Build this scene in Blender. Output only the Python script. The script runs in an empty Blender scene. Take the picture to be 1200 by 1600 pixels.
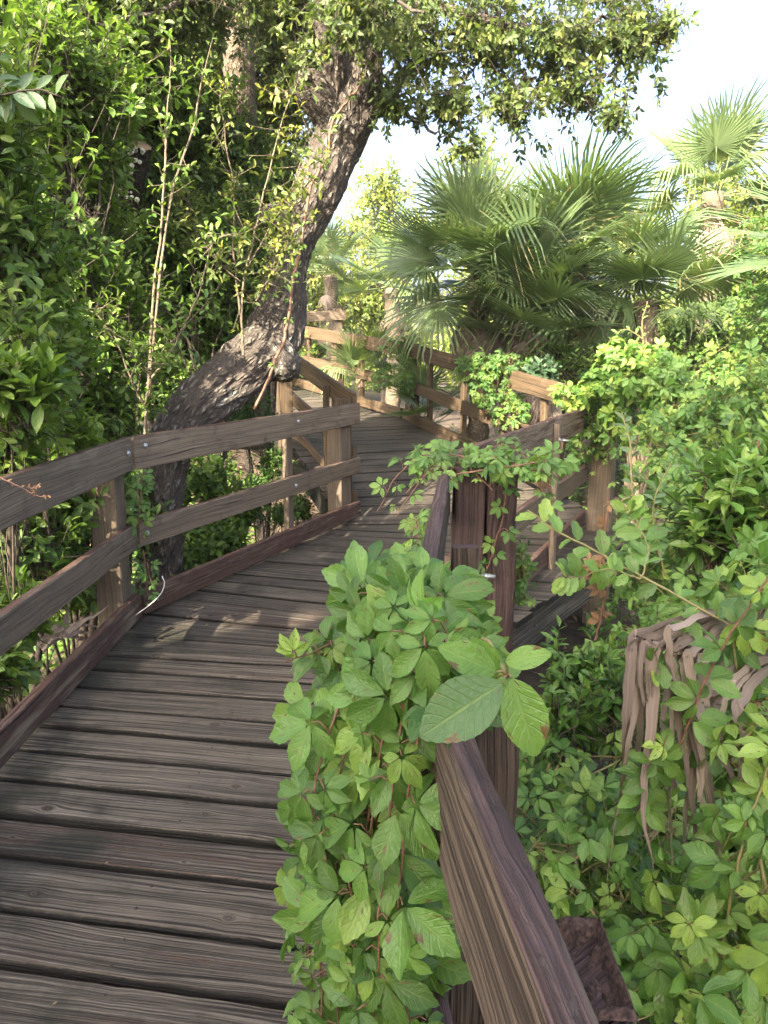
import bpy, math, random
import numpy as np
from mathutils import Vector, noise as mnoise

S = bpy.context.scene
COL = S.collection
PI = math.pi

# ------------------------------------------------------------------ camera, sky, sun
FPX = 1200.0
CAM_H = 1.5
PITCH = math.atan(245 / 1200)
cam = bpy.data.cameras.new("camera")
cam_ob = bpy.data.objects.new("camera", cam)
COL.objects.link(cam_ob)
cam.sensor_fit = 'VERTICAL'
cam.sensor_height = 36.0
cam.lens = 36.0 * FPX / 1600
cam.clip_start = 0.05
cam.clip_end = 800
cam_ob.location = (0, 0, CAM_H)
cam_ob.rotation_euler = (PI / 2 - PITCH, 0, 0)
S.camera = cam_ob

SUN_TRAVEL = Vector((0.50, 0.80, -0.62)).normalized()
W = bpy.data.worlds.new("World")
S.world = W
W.use_nodes = True
wn = W.node_tree
sky = wn.nodes.new('ShaderNodeTexSky')
sky.sky_type = 'NISHITA'
sky.sun_disc = False
sky.sun_elevation = math.asin(-SUN_TRAVEL.z)
sky.sun_rotation = math.atan2(-SUN_TRAVEL.x, -SUN_TRAVEL.y)
sky.air_density = 0.7
sky.dust_density = 8.0
sky.ozone_density = 0.3
wn.links.new(sky.outputs[0], wn.nodes['Background'].inputs[0])
wn.nodes['Background'].inputs[1].default_value = 0.15

sl = bpy.data.lights.new("sun", 'SUN')
sl.energy = 4.6
sl.angle = math.radians(0.53)
sl.color = (1.0, 0.86, 0.66)
so = bpy.data.objects.new("sun", sl)
COL.objects.link(so)
so.rotation_euler = SUN_TRAVEL.to_track_quat('-Z', 'Y').to_euler()

S.view_settings.view_transform = 'Standard'
S.view_settings.look = 'None'
S.view_settings.gamma = 1
S.view_settings.use_curve_mapping = False
S.view_settings.exposure = 2.72
S.cycles.max_bounces = 8
S.cycles.transmission_bounces = 4
S.cycles.diffuse_bounces = 4

# ------------------------------------------------------------------ small helpers
def R(seed):
    return np.random.default_rng(seed)

CT, ST = math.cos(PITCH), math.sin(PITCH)
def ray(px, py):
    u, v = (px - 600) / FPX, (800 - py) / FPX
    return u, CT + v * ST, -ST + v * CT
def Pd(px, py, d):
    """the point of the place seen at that pixel of the survey photo, d metres ahead"""
    a, b, c = ray(px, py)
    t = d / b
    return np.array((a * t, d, CAM_H + c * t))
def Pz(px, py, z):
    a, b, c = ray(px, py)
    t = (z - CAM_H) / c
    return np.array((a * t, b * t, z))
def nrm(v):
    v = np.asarray(v, float)
    return v / (np.linalg.norm(v, axis=-1, keepdims=True) + 1e-9)

BASE = {}
def thing(name, label, cat, loc=(0, 0, 0), group=None):
    o = bpy.data.objects.new(name, None)
    COL.objects.link(o)
    o.location = loc
    o.empty_display_size = 0.1
    o['label'] = label
    o['category'] = cat
    if group:
        o['group'] = group
    BASE[o.name] = np.array(loc, float)
    return o
def tag(o, label, cat, group=None, kind=None):
    o['label'] = label
    o['category'] = cat
    if group:
        o['group'] = group
    if kind:
        o['kind'] = kind
    return o

class MB:
    """collects pieces of one mesh"""
    def __init__(s):
        s.v, s.bc, s.lv, s.f = [], [], [], {}
        s.n = 0
    def add(s, v, faces, bc=None, lv=(0, 0, 0)):
        v = np.asarray(v, float).reshape(-1, 3)
        n = len(v)
        bc = v if bc is None else np.asarray(bc, float).reshape(-1, 3)
        lv = np.asarray(lv, float)
        if lv.ndim == 1:
            lv = np.tile(lv, (n, 1))
        s.v.append(v); s.bc.append(bc); s.lv.append(lv)
        for k, fs in faces.items():
            fs = np.asarray(fs, np.int64).reshape(-1, k)
            if len(fs):
                s.f.setdefault(k, []).append(fs + s.n)
        s.n += n
    def build(s, name, mat, parent=None, smooth=True, loc=None, sharp=None):
        me = bpy.data.meshes.new(name)
        v = np.concatenate(s.v)
        off = np.zeros(3)
        o = bpy.data.objects.new(name, me)
        COL.objects.link(o)
        if parent is not None:
            o.parent = parent
            off = BASE[parent.name]
        elif loc is not None:
            off = np.array(loc, float)
            o.location = loc
        BASE[o.name] = off
        me.vertices.add(len(v))
        me.vertices.foreach_set('co', (v - off).astype(np.float32).ravel())
        loops, starts, p = [], [], 0
        for k, L in s.f.items():
            fs = np.concatenate(L)
            loops.append(fs.ravel())
            starts.append(p + np.arange(len(fs)) * k)
            p += fs.size
        loops = np.concatenate(loops); starts = np.concatenate(starts)
        me.loops.add(len(loops))
        me.loops.foreach_set('vertex_index', loops.astype(np.int32))
        me.polygons.add(len(starts))
        me.polygons.foreach_set('loop_start', starts.astype(np.int32))
        me.polygons.foreach_set('use_smooth', np.full(len(starts), smooth))
        me.update(calc_edges=True)
        if sharp is None:
            sharp = getattr(s, 'sharp', False)
        if sharp:
            me.set_sharp_from_angle(angle=math.radians(32))
        for nm, arr in (('bc', s.bc), ('lv', s.lv)):
            a = me.attributes.new(nm, 'FLOAT_VECTOR', 'POINT')
            a.data.foreach_set('vector', np.concatenate(arr).astype(np.float32).ravel())
        if not isinstance(mat, (list, tuple)):
            mat = [mat]
        for m in mat:
            me.materials.append(m)
        return o

def frames(d, n):
    """columns x, y, z with y along d and z near n"""
    d = nrm(d)
    n = np.asarray(n, float) + 1e-4
    z = nrm(n - (n * d).sum(-1, keepdims=True) * d)
    x = np.cross(d, z)
    return np.stack([x, d, z], -1)

def instance(mb, tmpl, pos, d, n, size, lv, wscale=None):
    """many copies of a template (verts, faces, bc) as part of one mesh"""
    tv, tf, tb = tmpl
    N, K = len(pos), len(tv)
    if N == 0:
        return
    M = frames(d, n)
    size = np.broadcast_to(np.asarray(size, float), (N,))
    sc = np.stack([size if wscale is None else wscale, size, size if wscale is None else wscale], -1)
    v = np.einsum('nij,kj,nj->nki', M, tv, sc) + np.asarray(pos)[:, None, :]
    off = (np.arange(N) * K)[:, None, None]
    faces = {k: (np.asarray(f)[None] + off).reshape(-1, k) for k, f in tf.items() if len(f)}
    mb.add(v.reshape(-1, 3), faces, np.tile(tb, (N, 1)), np.repeat(np.asarray(lv), K, 0))

def tube(mb, pts, rad, ns=8, lv=(0, 0, 0), cap=True, wob=0.0, seed=0, ridge=0.0):
    pts = np.asarray(pts, float)
    n = len(pts)
    rad = np.broadcast_to(np.asarray(rad, float), (n,))
    t = nrm(np.gradient(pts, axis=0))
    ref = np.array((0.31, 0.17, 0.93)) if abs(t[0][2]) < 0.8 else np.array((0.2, 0.95, 0.1))
    x = nrm(np.cross(ref, t[0]))
    al = np.concatenate([[0], np.cumsum(np.linalg.norm(np.diff(pts, axis=0), axis=1))])
    V, B = [], []
    for i in range(n):
        x = nrm(x - np.dot(x, t[i]) * t[i])
        y = np.cross(t[i], x)
        a = np.arange(ns) * 2 * PI / ns
        r = np.full(ns, rad[i])
        if wob:
            r = r * np.array([1 + wob * mnoise.noise(Vector((math.cos(q) * 1.3 + seed, math.sin(q) * 1.3, al[i] * 2.2)))
                              + wob * .5 * mnoise.noise(Vector((math.cos(q) * 4 + seed, math.sin(q) * 4, al[i] * 6))) for q in a])
        if ridge:
            r = r + ridge * np.array([.5 - abs(mnoise.noise(Vector((math.cos(q) * rad[i] * 16 + seed, math.sin(q) * rad[i] * 16, al[i] * 5)))) * 2.2 + .35 * mnoise.noise(Vector((math.cos(q) * rad[i] * 60, math.sin(q) * rad[i] * 60, al[i] * 22))) for q in a])
        V.append(pts[i] + np.cos(a)[:, None] * x * r[:, None] + np.sin(a)[:, None] * y * r[:, None])
        B.append(np.stack([np.cos(a) * rad[i], np.sin(a) * rad[i], np.full(ns, al[i])], -1))
    i, j = np.meshgrid(np.arange(n - 1), np.arange(ns), indexing='ij')
    i, j = i.ravel(), j.ravel(); k = (j + 1) % ns
    q = np.stack([i * ns + j, i * ns + k, (i + 1) * ns + k, (i + 1) * ns + j], -1)
    faces = {4: q}
    if cap and ns > 4:
        faces[ns] = [list(range(ns))[::-1], [(n - 1) * ns + m for m in range(ns)]]
    mb.add(np.concatenate(V), faces, np.concatenate(B), lv)

def smooth_path(ctrl, n):
    """Catmull-Rom through control rows (any width)"""
    c = np.asarray(ctrl, float)
    c = np.vstack([2 * c[0] - c[1], c, 2 * c[-1] - c[-2]])
    out = []
    m = len(c) - 3
    for u in np.linspace(0, m - 1e-6, n):
        i = int(u); t = u - i
        p0, p1, p2, p3 = c[i:i + 4]
        out.append(.5 * (2 * p1 + (p2 - p0) * t + (2 * p0 - 5 * p1 + 4 * p2 - p3) * t * t + (3 * p1 - p0 - 3 * p2 + p3) * t ** 3))
    return np.array(out)

# ------------------------------------------------------------------ materials
class NG:
    def __init__(s, name):
        s.m = bpy.data.materials.new(name)
        s.m.use_nodes = True
        s.t = s.m.node_tree
        s.t.nodes.clear()
        s.out = s.t.nodes.new('ShaderNodeOutputMaterial')
    def n(s, typ, **props):
        ins = props.pop('ins', {})
        nd = s.t.nodes.new('ShaderNode' + typ)
        for k, v in props.items():
            setattr(nd, k, v)
        for k, v in ins.items():
            s.set(nd.inputs[k], v)
        return nd
    def set(s, sock, v):
        if isinstance(v, bpy.types.NodeSocket):
            s.t.links.new(v, sock)
        elif isinstance(v, bpy.types.Node):
            s.t.links.new(v.outputs[0], sock)
        else:
            if sock.type == 'RGBA' and len(v) == 3:
                v = (*v, 1)
            sock.default_value = v
    def math(s, op, a, b=0.0, c=0.0, clamp=False):
        nd = s.n('Math', operation=op, use_clamp=clamp)
        s.set(nd.inputs[0], a); s.set(nd.inputs[1], b); s.set(nd.inputs[2], c)
        return nd.outputs[0]
    def mix(s, f, a, b, blend='MIX'):
        nd = s.n('Mix', data_type='RGBA', blend_type=blend)
        s.set(nd.inputs[0], f); s.set(nd.inputs[6], a); s.set(nd.inputs[7], b)
        return nd.outputs[2]
    def fmix(s, f, a, b):
        nd = s.n('Mix', data_type='FLOAT')
        s.set(nd.inputs[0], f); s.set(nd.inputs[2], a); s.set(nd.inputs[3], b)
        return nd.outputs[0]
    def mr(s, v, a, b, c=0.0, d=1.0, smooth=True):
        nd = s.n('MapRange', interpolation_type='SMOOTHSTEP' if smooth else 'LINEAR')
        for i, x in enumerate((v, a, b, c, d)):
            s.set(nd.inputs[i], x)
        return nd.outputs[0]
    def attr(s, name):
        a = s.n('Attribute', attribute_name=name)
        x = s.n('SeparateXYZ', ins={0: a.outputs['Vector']})
        return a.outputs['Vector'], x.outputs[0], x.outputs[1], x.outputs[2]
    def comb(s, x, y, z):
        return s.n('CombineXYZ', ins={0: x, 1: y, 2: z}).outputs[0]
    def noise(s, vec, scale, detail=3.0, rough=0.55, dist=0.0):
        nd = s.n('TexNoise', ins={'Vector': vec, 'Scale': scale, 'Detail': detail, 'Roughness': rough, 'Distortion': dist})
        return nd.outputs[0]
    def finish(s, shader):
        s.t.links.new(shader if isinstance(shader, bpy.types.NodeSocket) else shader.outputs[0], s.out.inputs[0])
        return s.m

def leaf_mat(name, dark, light, young, trans=0.35, rough=0.42, veins=0.35, spots=0.0, nv=7.0, spec=0.45):
    g = NG(name)
    bv, u, v, _ = g.attr('bc')
    lv, r, y, r2 = g.attr('lv')
    obj = g.n('NewGeometry').outputs['Position']
    col = g.mix(r, dark, light)
    col = g.mix(y, col, young)
    au = g.math('ABSOLUTE', u)
    mid = g.mr(au, 0.03, 0.09, 1.0, 0.0)
    lat = g.math('FRACT', g.math('SUBTRACT', g.math('MULTIPLY', v, nv), g.math('MULTIPLY', au, 1.7)))
    lat = g.mr(g.math('ABSOLUTE', g.math('SUBTRACT', lat, 0.5)), 0.36, 0.5, 0.0, 1.0)
    vein = g.math('MAXIMUM', mid, g.math('MULTIPLY', lat, 0.55))
    col = g.mix(g.math('MULTIPLY', vein, veins), col, g.mix(0.5, col, (0.30, 0.38, 0.13)))
    blot = g.noise(obj, 26.0, 2.0)
    col = g.mix(g.mr(blot, 0.35, 0.7, 0.0, 0.35), col, g.mix(0.6, col, dark))
    if spots:
        sp = g.noise(g.comb(u, g.math('ADD', v, g.math('MULTIPLY', r2, 40.0)), r2), 3.0, 3.0)
        col = g.mix(g.mr(sp, 0.70 - spots * .2, 0.74 - spots * .2), col, (0.12, 0.075, 0.03))
    quilt = g.noise(g.comb(g.math('MULTIPLY', u, 2.2), g.math('MULTIPLY', v, 5.0), g.math('MULTIPLY', r2, 30.0)), 1.6, 2.0)
    bump = g.n('Bump', ins={'Strength': 0.38, 'Distance': 0.006, 'Height': g.math('SUBTRACT', g.math('MULTIPLY', quilt, 1.3), vein)})
    p = g.n('BsdfPrincipled', ins={'Base Color': col, 'Roughness': rough, 'Specular IOR Level': spec, 'Normal': bump.outputs[0]})
    tcol = g.mix(0.45, col, g.mix(1.0, col, (2.2, 2.3, 0.7), 'MULTIPLY'))
    tr = g.n('BsdfTranslucent', ins={'Color': tcol})
    mx = g.n('MixShader', ins={0: trans, 1: p.outputs[0], 2: tr.outputs[0]})
    return g.finish(mx)

def wood_mat(name, lo, hi, stain, rough=0.72, edge=0.0, fl=1.0, contrast=1.0, knots=True, gscale=1.0, moss=0.0, topstain=1.0, bumpd=0.003):
    """weathered timber: bc = along, across, through; lv = random, stain, tone"""
    g = NG(name)
    bv, a, b, c = g.attr('bc')
    lv, r, st, tone = g.attr('lv')
    geo = g.n('NewGeometry')
    nz = g.n('SeparateXYZ', ins={0: geo.outputs['Normal']}).outputs[2]
    A = g.math('ADD', a, g.math('MULTIPLY', r, 61.7))
    B = g.math('ADD', g.math('ADD', b, g.math('MULTIPLY', c, 0.8)), g.math('MULTIPLY', r, 13.3))
    warp = g.noise(g.comb(g.math('MULTIPLY', A, 1.1), g.math('MULTIPLY', B, 5.0), r), 1.0, 2.0)
    q = g.math('ADD', B, g.math('MULTIPLY', g.math('SUBTRACT', warp, .5), 0.075))
    if knots:
        sx, sy = 1.7, 5.3
        kv = g.comb(g.math('MULTIPLY', A, sx), g.math('MULTIPLY', B, sy), 0.0)
        vo = g.n('TexVoronoi', voronoi_dimensions='2D', feature='F1', ins={'Vector': kv, 'Scale': 1.0, 'Randomness': 0.9})
        dlt = g.n('VectorMath', operation='SUBTRACT', ins={0: kv, 1: vo.outputs['Position']})
        ds = g.n('SeparateXYZ', ins={0: dlt.outputs[0]})
        kx = g.math('DIVIDE', ds.outputs[0], sx * 1.25)
        ky = g.math('DIVIDE', ds.outputs[1], sy)
        kd = g.math('SQRT', g.math('ADD', g.math('ADD', g.math('MULTIPLY', kx, kx), g.math('MULTIPLY', ky, ky)), 1e-7))
        vc = g.n('SeparateColor', ins={0: vo.outputs['Color']})
        keep = g.mr(vc.outputs[0], 0.58, 0.59)
        rad = g.math('MULTIPLY', keep, g.fmix(vc.outputs[1], .008, .022))
        base_ = g.math('SUBTRACT', q, ky)
        ratio = g.math('DIVIDE', rad, kd)
        psi = g.math('MULTIPLY', ky, g.math('SUBTRACT', 1.0, g.math('MULTIPLY', ratio, ratio)))
        inside = g.math('LESS_THAN', kd, rad)
        q = g.math('ADD', base_, g.fmix(inside, psi, g.math('MULTIPLY', g.math('SUBTRACT', rad, kd), .8)))
        core = g.math('MULTIPLY', g.math('MULTIPLY', g.mr(ratio, .95, 1.15), keep), .8)
    gv = g.comb(g.math('MULTIPLY', A, 1.3), g.math('MULTIPLY', q, 105.0 * gscale), r)
    grain = g.noise(gv, 1.0, 2.0, 0.6)
    fine = g.noise(g.comb(g.math('MULTIPLY', A, 6.0), g.math('MULTIPLY', q, 330.0 * gscale), r), 1.0, 2.0, 0.6)
    broad = g.noise(g.comb(g.math('MULTIPLY', A, 1.6), g.math('MULTIPLY', B, 7.0), r), 1.0, 4.0, 0.6)
    gg = g.mr(g.math('ADD', g.math('MULTIPLY', grain, .72), g.math('MULTIPLY', fine, .28)), .5 - .13 / contrast, .5 + .12 / contrast)
    col = g.mix(gg, lo, hi)
    col = g.mix(1.0, col, g.n('Mix', data_type='RGBA', ins={0: tone, 6: (0.62, 0.60, 0.58, 1), 7: (1.28, 1.22, 1.15, 1)}).outputs[2], 'MULTIPLY')
    col = g.mix(g.mr(broad, .42, .72, 0, .62), col, g.mix(.75, col, lo))
    # remains of red-brown stain
    smask = g.noise(g.comb(g.math('MULTIPLY', A, 2.3), g.math('MULTIPLY', q, 26.0), r), 1.0, 4.0, .62)
    thr = g.math('SUBTRACT', 0.98, g.math('ADD', g.math('MULTIPLY', st, 0.78), g.math('MULTIPLY', g.mr(nz, .5, .9), topstain * .42)))
    sm = g.mr(g.math('SUBTRACT', smask, thr), -0.08, 0.12)
    scol = g.mix(gg, g.mix(0.55, stain, (0.01, 0.008, 0.007)), stain)
    col = g.mix(g.math('MULTIPLY', sm, .88), col, scol)
    if knots:
        col = g.mix(g.math('MULTIPLY', core, .7), col, g.mix(.5, lo, (0.05, 0.03, 0.018)))
    # splits
    crack = g.noise(g.comb(g.math('MULTIPLY', A, 1.0), g.math('MULTIPLY', q, 60.0), g.math('ADD', r, 7.0)), 1.0, 3.0, .5)
    ck = g.mr(crack, .27, .33, 1.0, 0.0)
    col = g.mix(g.math('MULTIPLY', ck, .85), col, (0.012, 0.010, 0.009))
    flake = g.noise(g.comb(g.math('MULTIPLY', A, 9.0 * fl), g.math('MULTIPLY', q, 75.0 * fl), g.math('ADD', r, 3.0)), 1.0, 4.0, .65)
    fk = g.math('MULTIPLY', g.mr(flake, .54, .60), g.fmix(sm, .25, .75))
    col = g.mix(g.math('MULTIPLY', fk, .55), col, g.mix(.5, hi, lo))
    chk = g.noise(g.comb(g.math('MULTIPLY', A, 5.0), g.math('MULTIPLY', q, 170.0), g.math('ADD', r, 11.0)), 1.0, 2.0, .5)
    ck = g.math('MAXIMUM', ck, g.math('MULTIPLY', g.mr(chk, .25, .31, 1.0, 0.0), .8))
    pos = geo.outputs['Position']
    if moss:
        mn = g.noise(pos, 1.7, 5.0, .65)
        px = g.n('SeparateXYZ', ins={0: pos}).outputs[0]
        mm = g.mr(g.math('ADD', mn, g.math('MULTIPLY', g.mr(px, -1.5, -.75, 1.0, 0.0), .16)), .56, .70)
        col = g.mix(g.math('MULTIPLY', mm, moss), col, g.mix(gg, (0.012, 0.013, 0.010), (0.040, 0.042, 0.030)))
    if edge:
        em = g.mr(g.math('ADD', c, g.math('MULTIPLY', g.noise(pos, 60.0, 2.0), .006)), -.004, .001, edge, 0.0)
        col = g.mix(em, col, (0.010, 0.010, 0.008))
    dirt = g.noise(pos, 9.0, 4.0, .7)
    col = g.mix(g.mr(dirt, .52, .75, 0, .45), col, (0.03, 0.026, 0.022))
    h = g.math('ADD', g.math('SUBTRACT', g.math('SUBTRACT', gg, g.math('MULTIPLY', fk, .9)), g.math('MULTIPLY', ck, 2.2)), g.math('MULTIPLY', dirt, .3))
    bump = g.n('Bump', ins={'Strength': 0.75, 'Distance': bumpd, 'Height': h})
    rr = g.fmix(gg, rough + .1, rough - .06)
    p = g.n('BsdfPrincipled', ins={'Base Color': col, 'Roughness': rr, 'Specular IOR Level': .22, 'Normal': bump.outputs[0]})
    return g.finish(p)

def bark_mat(name, dark, mid, lichen, lam=0.5, vs=26.0, bd=0.02, lsc=5.0):
    g = NG(name)
    bv, a, b, c = g.attr('bc')
    geo = g.n('NewGeometry').outputs['Position']
    v = g.n('VectorMath', operation='MULTIPLY', ins={0: bv, 1: (1, 1, 0.38)}).outputs[0]
    wn_ = g.n('TexNoise', ins={'Vector': geo, 'Scale': 7.0, 'Detail': 3.0})
    v = g.n('VectorMath', operation='ADD', ins={0: v, 1: g.n('VectorMath', operation='SCALE', ins={0: wn_.outputs['Color'], 'Scale': .05}).outputs[0]}).outputs[0]
    vo = g.n('TexVoronoi', feature='DISTANCE_TO_EDGE', ins={'Vector': v, 'Scale': vs})
    vo2 = g.n('TexVoronoi', feature='F1', ins={'Vector': v, 'Scale': vs * 1.9})
    fis = g.math('MULTIPLY', g.mr(vo.outputs[0], 0.0, 0.30), g.mr(vo2.outputs[0], .75, .25))
    fn = g.noise(geo, 55.0, 4.0, .65)
    col = g.mix(fis, dark, mid)
    col = g.mix(g.mr(fn, .35, .7, 0, .6), col, g.mix(.6, col, dark))
    ln = g.noise(geo, lsc, 6.0, .72)
    ln2 = g.noise(geo, 38.0, 3.0, .6)
    lm = g.mr(g.math('ADD', ln, g.math('MULTIPLY', ln2, .35)), .80 - lam * .12, .86 - lam * .12)
    col = g.mix(g.math('MULTIPLY', lm, g.math('MULTIPLY', fis, .9)), col, lichen)
    bump = g.n('Bump', ins={'Strength': .9, 'Distance': bd, 'Height': g.math('ADD', fis, g.math('MULTIPLY', fn, .5))})
    return g.finish(g.n('BsdfPrincipled', ins={'Base Color': col, 'Roughness': .85, 'Specular IOR Level': .25, 'Normal': bump.outputs[0]}))

def plain_mat(name, a, b, sc=12.0, rough=.7, metal=0.0, bump=.3, use_obj=True):
    g = NG(name)
    pos = g.n('NewGeometry').outputs['Position']
    nn = g.noise(pos, sc, 5.0, .65)
    col = g.mix(g.mr(nn, .3, .7), a, b)
    bp = g.n('Bump', ins={'Strength': bump, 'Distance': .01, 'Height': nn})
    return g.finish(g.n('BsdfPrincipled', ins={'Base Color': col, 'Roughness': rough, 'Metallic': metal, 'Normal': bp.outputs[0]}))

def frond_mat(name, dark, light, young, trans=.22, rough=.38):
    g = NG(name)
    bv, u, v, w = g.attr('bc')
    lv, r, y, r2 = g.attr('lv')
    info = g.n('ObjectInfo').outputs['Random']
    col = g.mix(g.math('ADD', g.math('MULTIPLY', r, .5), g.math('MULTIPLY', info, .5)), dark, light)
    au = g.math('ABSOLUTE', u)
    col = g.mix(g.mr(au, .0, .25, .6, 0.0), col, g.mix(.4, col, young))
    st = g.noise(g.comb(g.math('MULTIPLY', u, 5.0), g.math('MULTIPLY', v, 1.5), g.math('MULTIPLY', r, 20.0)), 3.0, 3.0)
    col = g.mix(g.mr(st, .4, .7, 0, .6), col, dark)
    tip = g.mr(g.math('ADD', v, g.math('MULTIPLY', r2, .25)), .98, 1.18)
    col = g.mix(tip, col, (0.20, 0.15, 0.07))
    p = g.n('BsdfPrincipled', ins={'Base Color': col, 'Roughness': rough, 'Specular IOR Level': .5})
    tr = g.n('BsdfTranslucent', ins={'Color': g.mix(1.0, col, (1.8, 1.9, .8), 'MULTIPLY')})
    return g.finish(g.n('MixShader', ins={0: trans, 1: p.outputs[0], 2: tr.outputs[0]}))

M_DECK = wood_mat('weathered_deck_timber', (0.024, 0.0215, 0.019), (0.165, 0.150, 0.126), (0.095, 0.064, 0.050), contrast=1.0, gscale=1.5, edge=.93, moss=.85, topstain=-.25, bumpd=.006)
M_RAIL = wood_mat('weathered_rail_timber', (0.088, 0.071, 0.055), (0.190, 0.158, 0.120), (0.078, 0.038, 0.032), contrast=.62, gscale=1.0, topstain=1.1, bumpd=.0025)
M_RAILOLD = wood_mat('flaking_rail_timber', (0.034, 0.026, 0.021), (0.135, 0.106, 0.082), (0.088, 0.055, 0.052), contrast=1.0, gscale=1.3, fl=2.2, topstain=1.1, bumpd=.006)
M_RAILSUN = wood_mat('tan_ramp_timber', (0.040, 0.031, 0.021), (0.118, 0.087, 0.056), (0.065, 0.038, 0.026), contrast=.7, topstain=.6, bumpd=.0025)
M_ROT = plain_mat('rotten_timber', (0.022, 0.013, 0.011), (0.13, 0.078, 0.058), 140.0, .9, 0, 1.0)
M_STEEL = plain_mat('galvanised_bolt_steel', (0.30, 0.31, 0.32), (0.5, 0.51, 0.52), 60, .45, .7, .1)
M_BARK = bark_mat('furrowed_oak_bark', (0.058, 0.049, 0.042), (0.185, 0.162, 0.138), (0.31, 0.32, 0.285), .85, 24, .025, 3.6)
M_BARKD = bark_mat('dark_bark', (0.018, 0.014, 0.011), (0.085, 0.068, 0.055), (0.40, 0.42, 0.36), .30, 40, .01)
M_BARKP = bark_mat('pale_twig_bark', (0.12, 0.10, 0.070), (0.27, 0.225, 0.165), (0.4, 0.4, 0.34), .2, 60, .004)
M_BARKPALM = bark_mat('palm_trunk_bark', (0.10, 0.080, 0.058), (0.30, 0.245, 0.175), (0.36, 0.34, 0.27), .3, 30, .015)
M_STEM = plain_mat('reddish_vine_stem', (0.09, 0.042, 0.026), (0.20, 0.11, 0.065), 40, .6)
M_STEMG = plain_mat('green_vine_stem', (0.12, 0.13, 0.04), (0.22, 0.17, 0.07), 40, .6)
M_TWIG = plain_mat('brown_twig', (0.024, 0.019, 0.014), (0.075, 0.058, 0.042), 30, .85)
M_SOIL = plain_mat('leafy_soil', (0.020, 0.015, 0.010), (0.085, 0.060, 0.040), 5.0, .95, 0, 1.0)

M_CREEP = leaf_mat('creeper_leaf', (0.024, 0.082, 0.016), (0.118, 0.250, 0.048), (0.25, 0.37, 0.065), .34, .30, .45, .35)
M_CREEPB = leaf_mat('creeper_leaf_far', (0.026, 0.084, 0.018), (0.105, 0.220, 0.046), (0.23, 0.33, 0.06), .36, .45, .2)
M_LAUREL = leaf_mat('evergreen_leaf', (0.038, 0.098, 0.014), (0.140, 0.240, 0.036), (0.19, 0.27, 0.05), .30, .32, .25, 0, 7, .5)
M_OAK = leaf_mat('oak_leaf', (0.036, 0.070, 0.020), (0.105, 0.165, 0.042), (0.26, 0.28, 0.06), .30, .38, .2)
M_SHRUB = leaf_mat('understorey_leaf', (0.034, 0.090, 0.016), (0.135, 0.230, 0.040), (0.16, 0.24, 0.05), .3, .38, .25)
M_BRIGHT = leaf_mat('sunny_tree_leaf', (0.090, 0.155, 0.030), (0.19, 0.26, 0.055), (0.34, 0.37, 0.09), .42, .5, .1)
M_BLUE = leaf_mat('bluish_leaf', (0.045, 0.095, 0.050), (0.085, 0.155, 0.080), (0.14, 0.2, 0.08), .28, .42, .3)
M_PALM = frond_mat('fan_palm_leaf', (0.060, 0.105, 0.046), (0.160, 0.225, 0.095), (0.28, 0.33, 0.10))
M_PALMY = frond_mat('young_fan_leaf', (0.10, 0.15, 0.03), (0.20, 0.26, 0.05), (0.34, 0.36, 0.08), .35)
M_PALMD = frond_mat('dead_fan_leaf', (0.095, 0.070, 0.055), (0.38, 0.31, 0.255), (0.36, 0.30, 0.25), .08, .7)
M_REDLEAF = leaf_mat('reddish_new_leaf', (0.16, 0.075, 0.035), (0.28, 0.14, 0.06), (0.3, 0.2, 0.08), .35, .45, .3)
M_BROWNLEAF = leaf_mat('fallen_brown_leaf', (0.09, 0.055, 0.032), (0.22, 0.14, 0.085), (0.3, 0.24, 0.1), .1, .7, .3)

# ------------------------------------------------------------------ leaf templates
def leaf_tmpl(rows=5, cols=3, w=.42, widest=.45, fold=.16, bend=.25, serr=0.0, twist=0.0, tip=1.3, wave=0.0, seed=0):
    rg = R(seed)
    ts = np.linspace(0, 1, rows)
    V, B = [], []
    for i, t in enumerate(ts):
        k = math.log(.5) / math.log(widest)
        s = math.sin(PI * min(1, max(0, t ** k))) ** (.75 if t ** k < .5 else tip * .75)
        hw = max(.004, w * .5 * s)
        for j in range(cols):
            u = -1 + 2 * j / (cols - 1)
            ed = abs(u) == 1
            x = hw * u
            y = t
            if ed and serr and 0 < i < rows - 1:
                sg = serr if i % 2 else -serr * .5
                x += math.copysign(sg, u); y += serr * (.5 if i % 2 else -.2)
            z = fold * w * (abs(u) ** 1.3) * s - bend * t * t * .6
            z += wave * math.sin(t * 9 + seed + u * 1.5) * abs(u)
            V.append((x + twist * t * t, y, z)); B.append((u, t, 0))
    F = []
    for i in range(rows - 1):
        for j in range(cols - 1):
            a = i * cols + j
            F.append((a, a + 1, a + cols + 1, a + cols))
    return np.array(V), {4: np.array(F)}, np.array(B)

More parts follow.
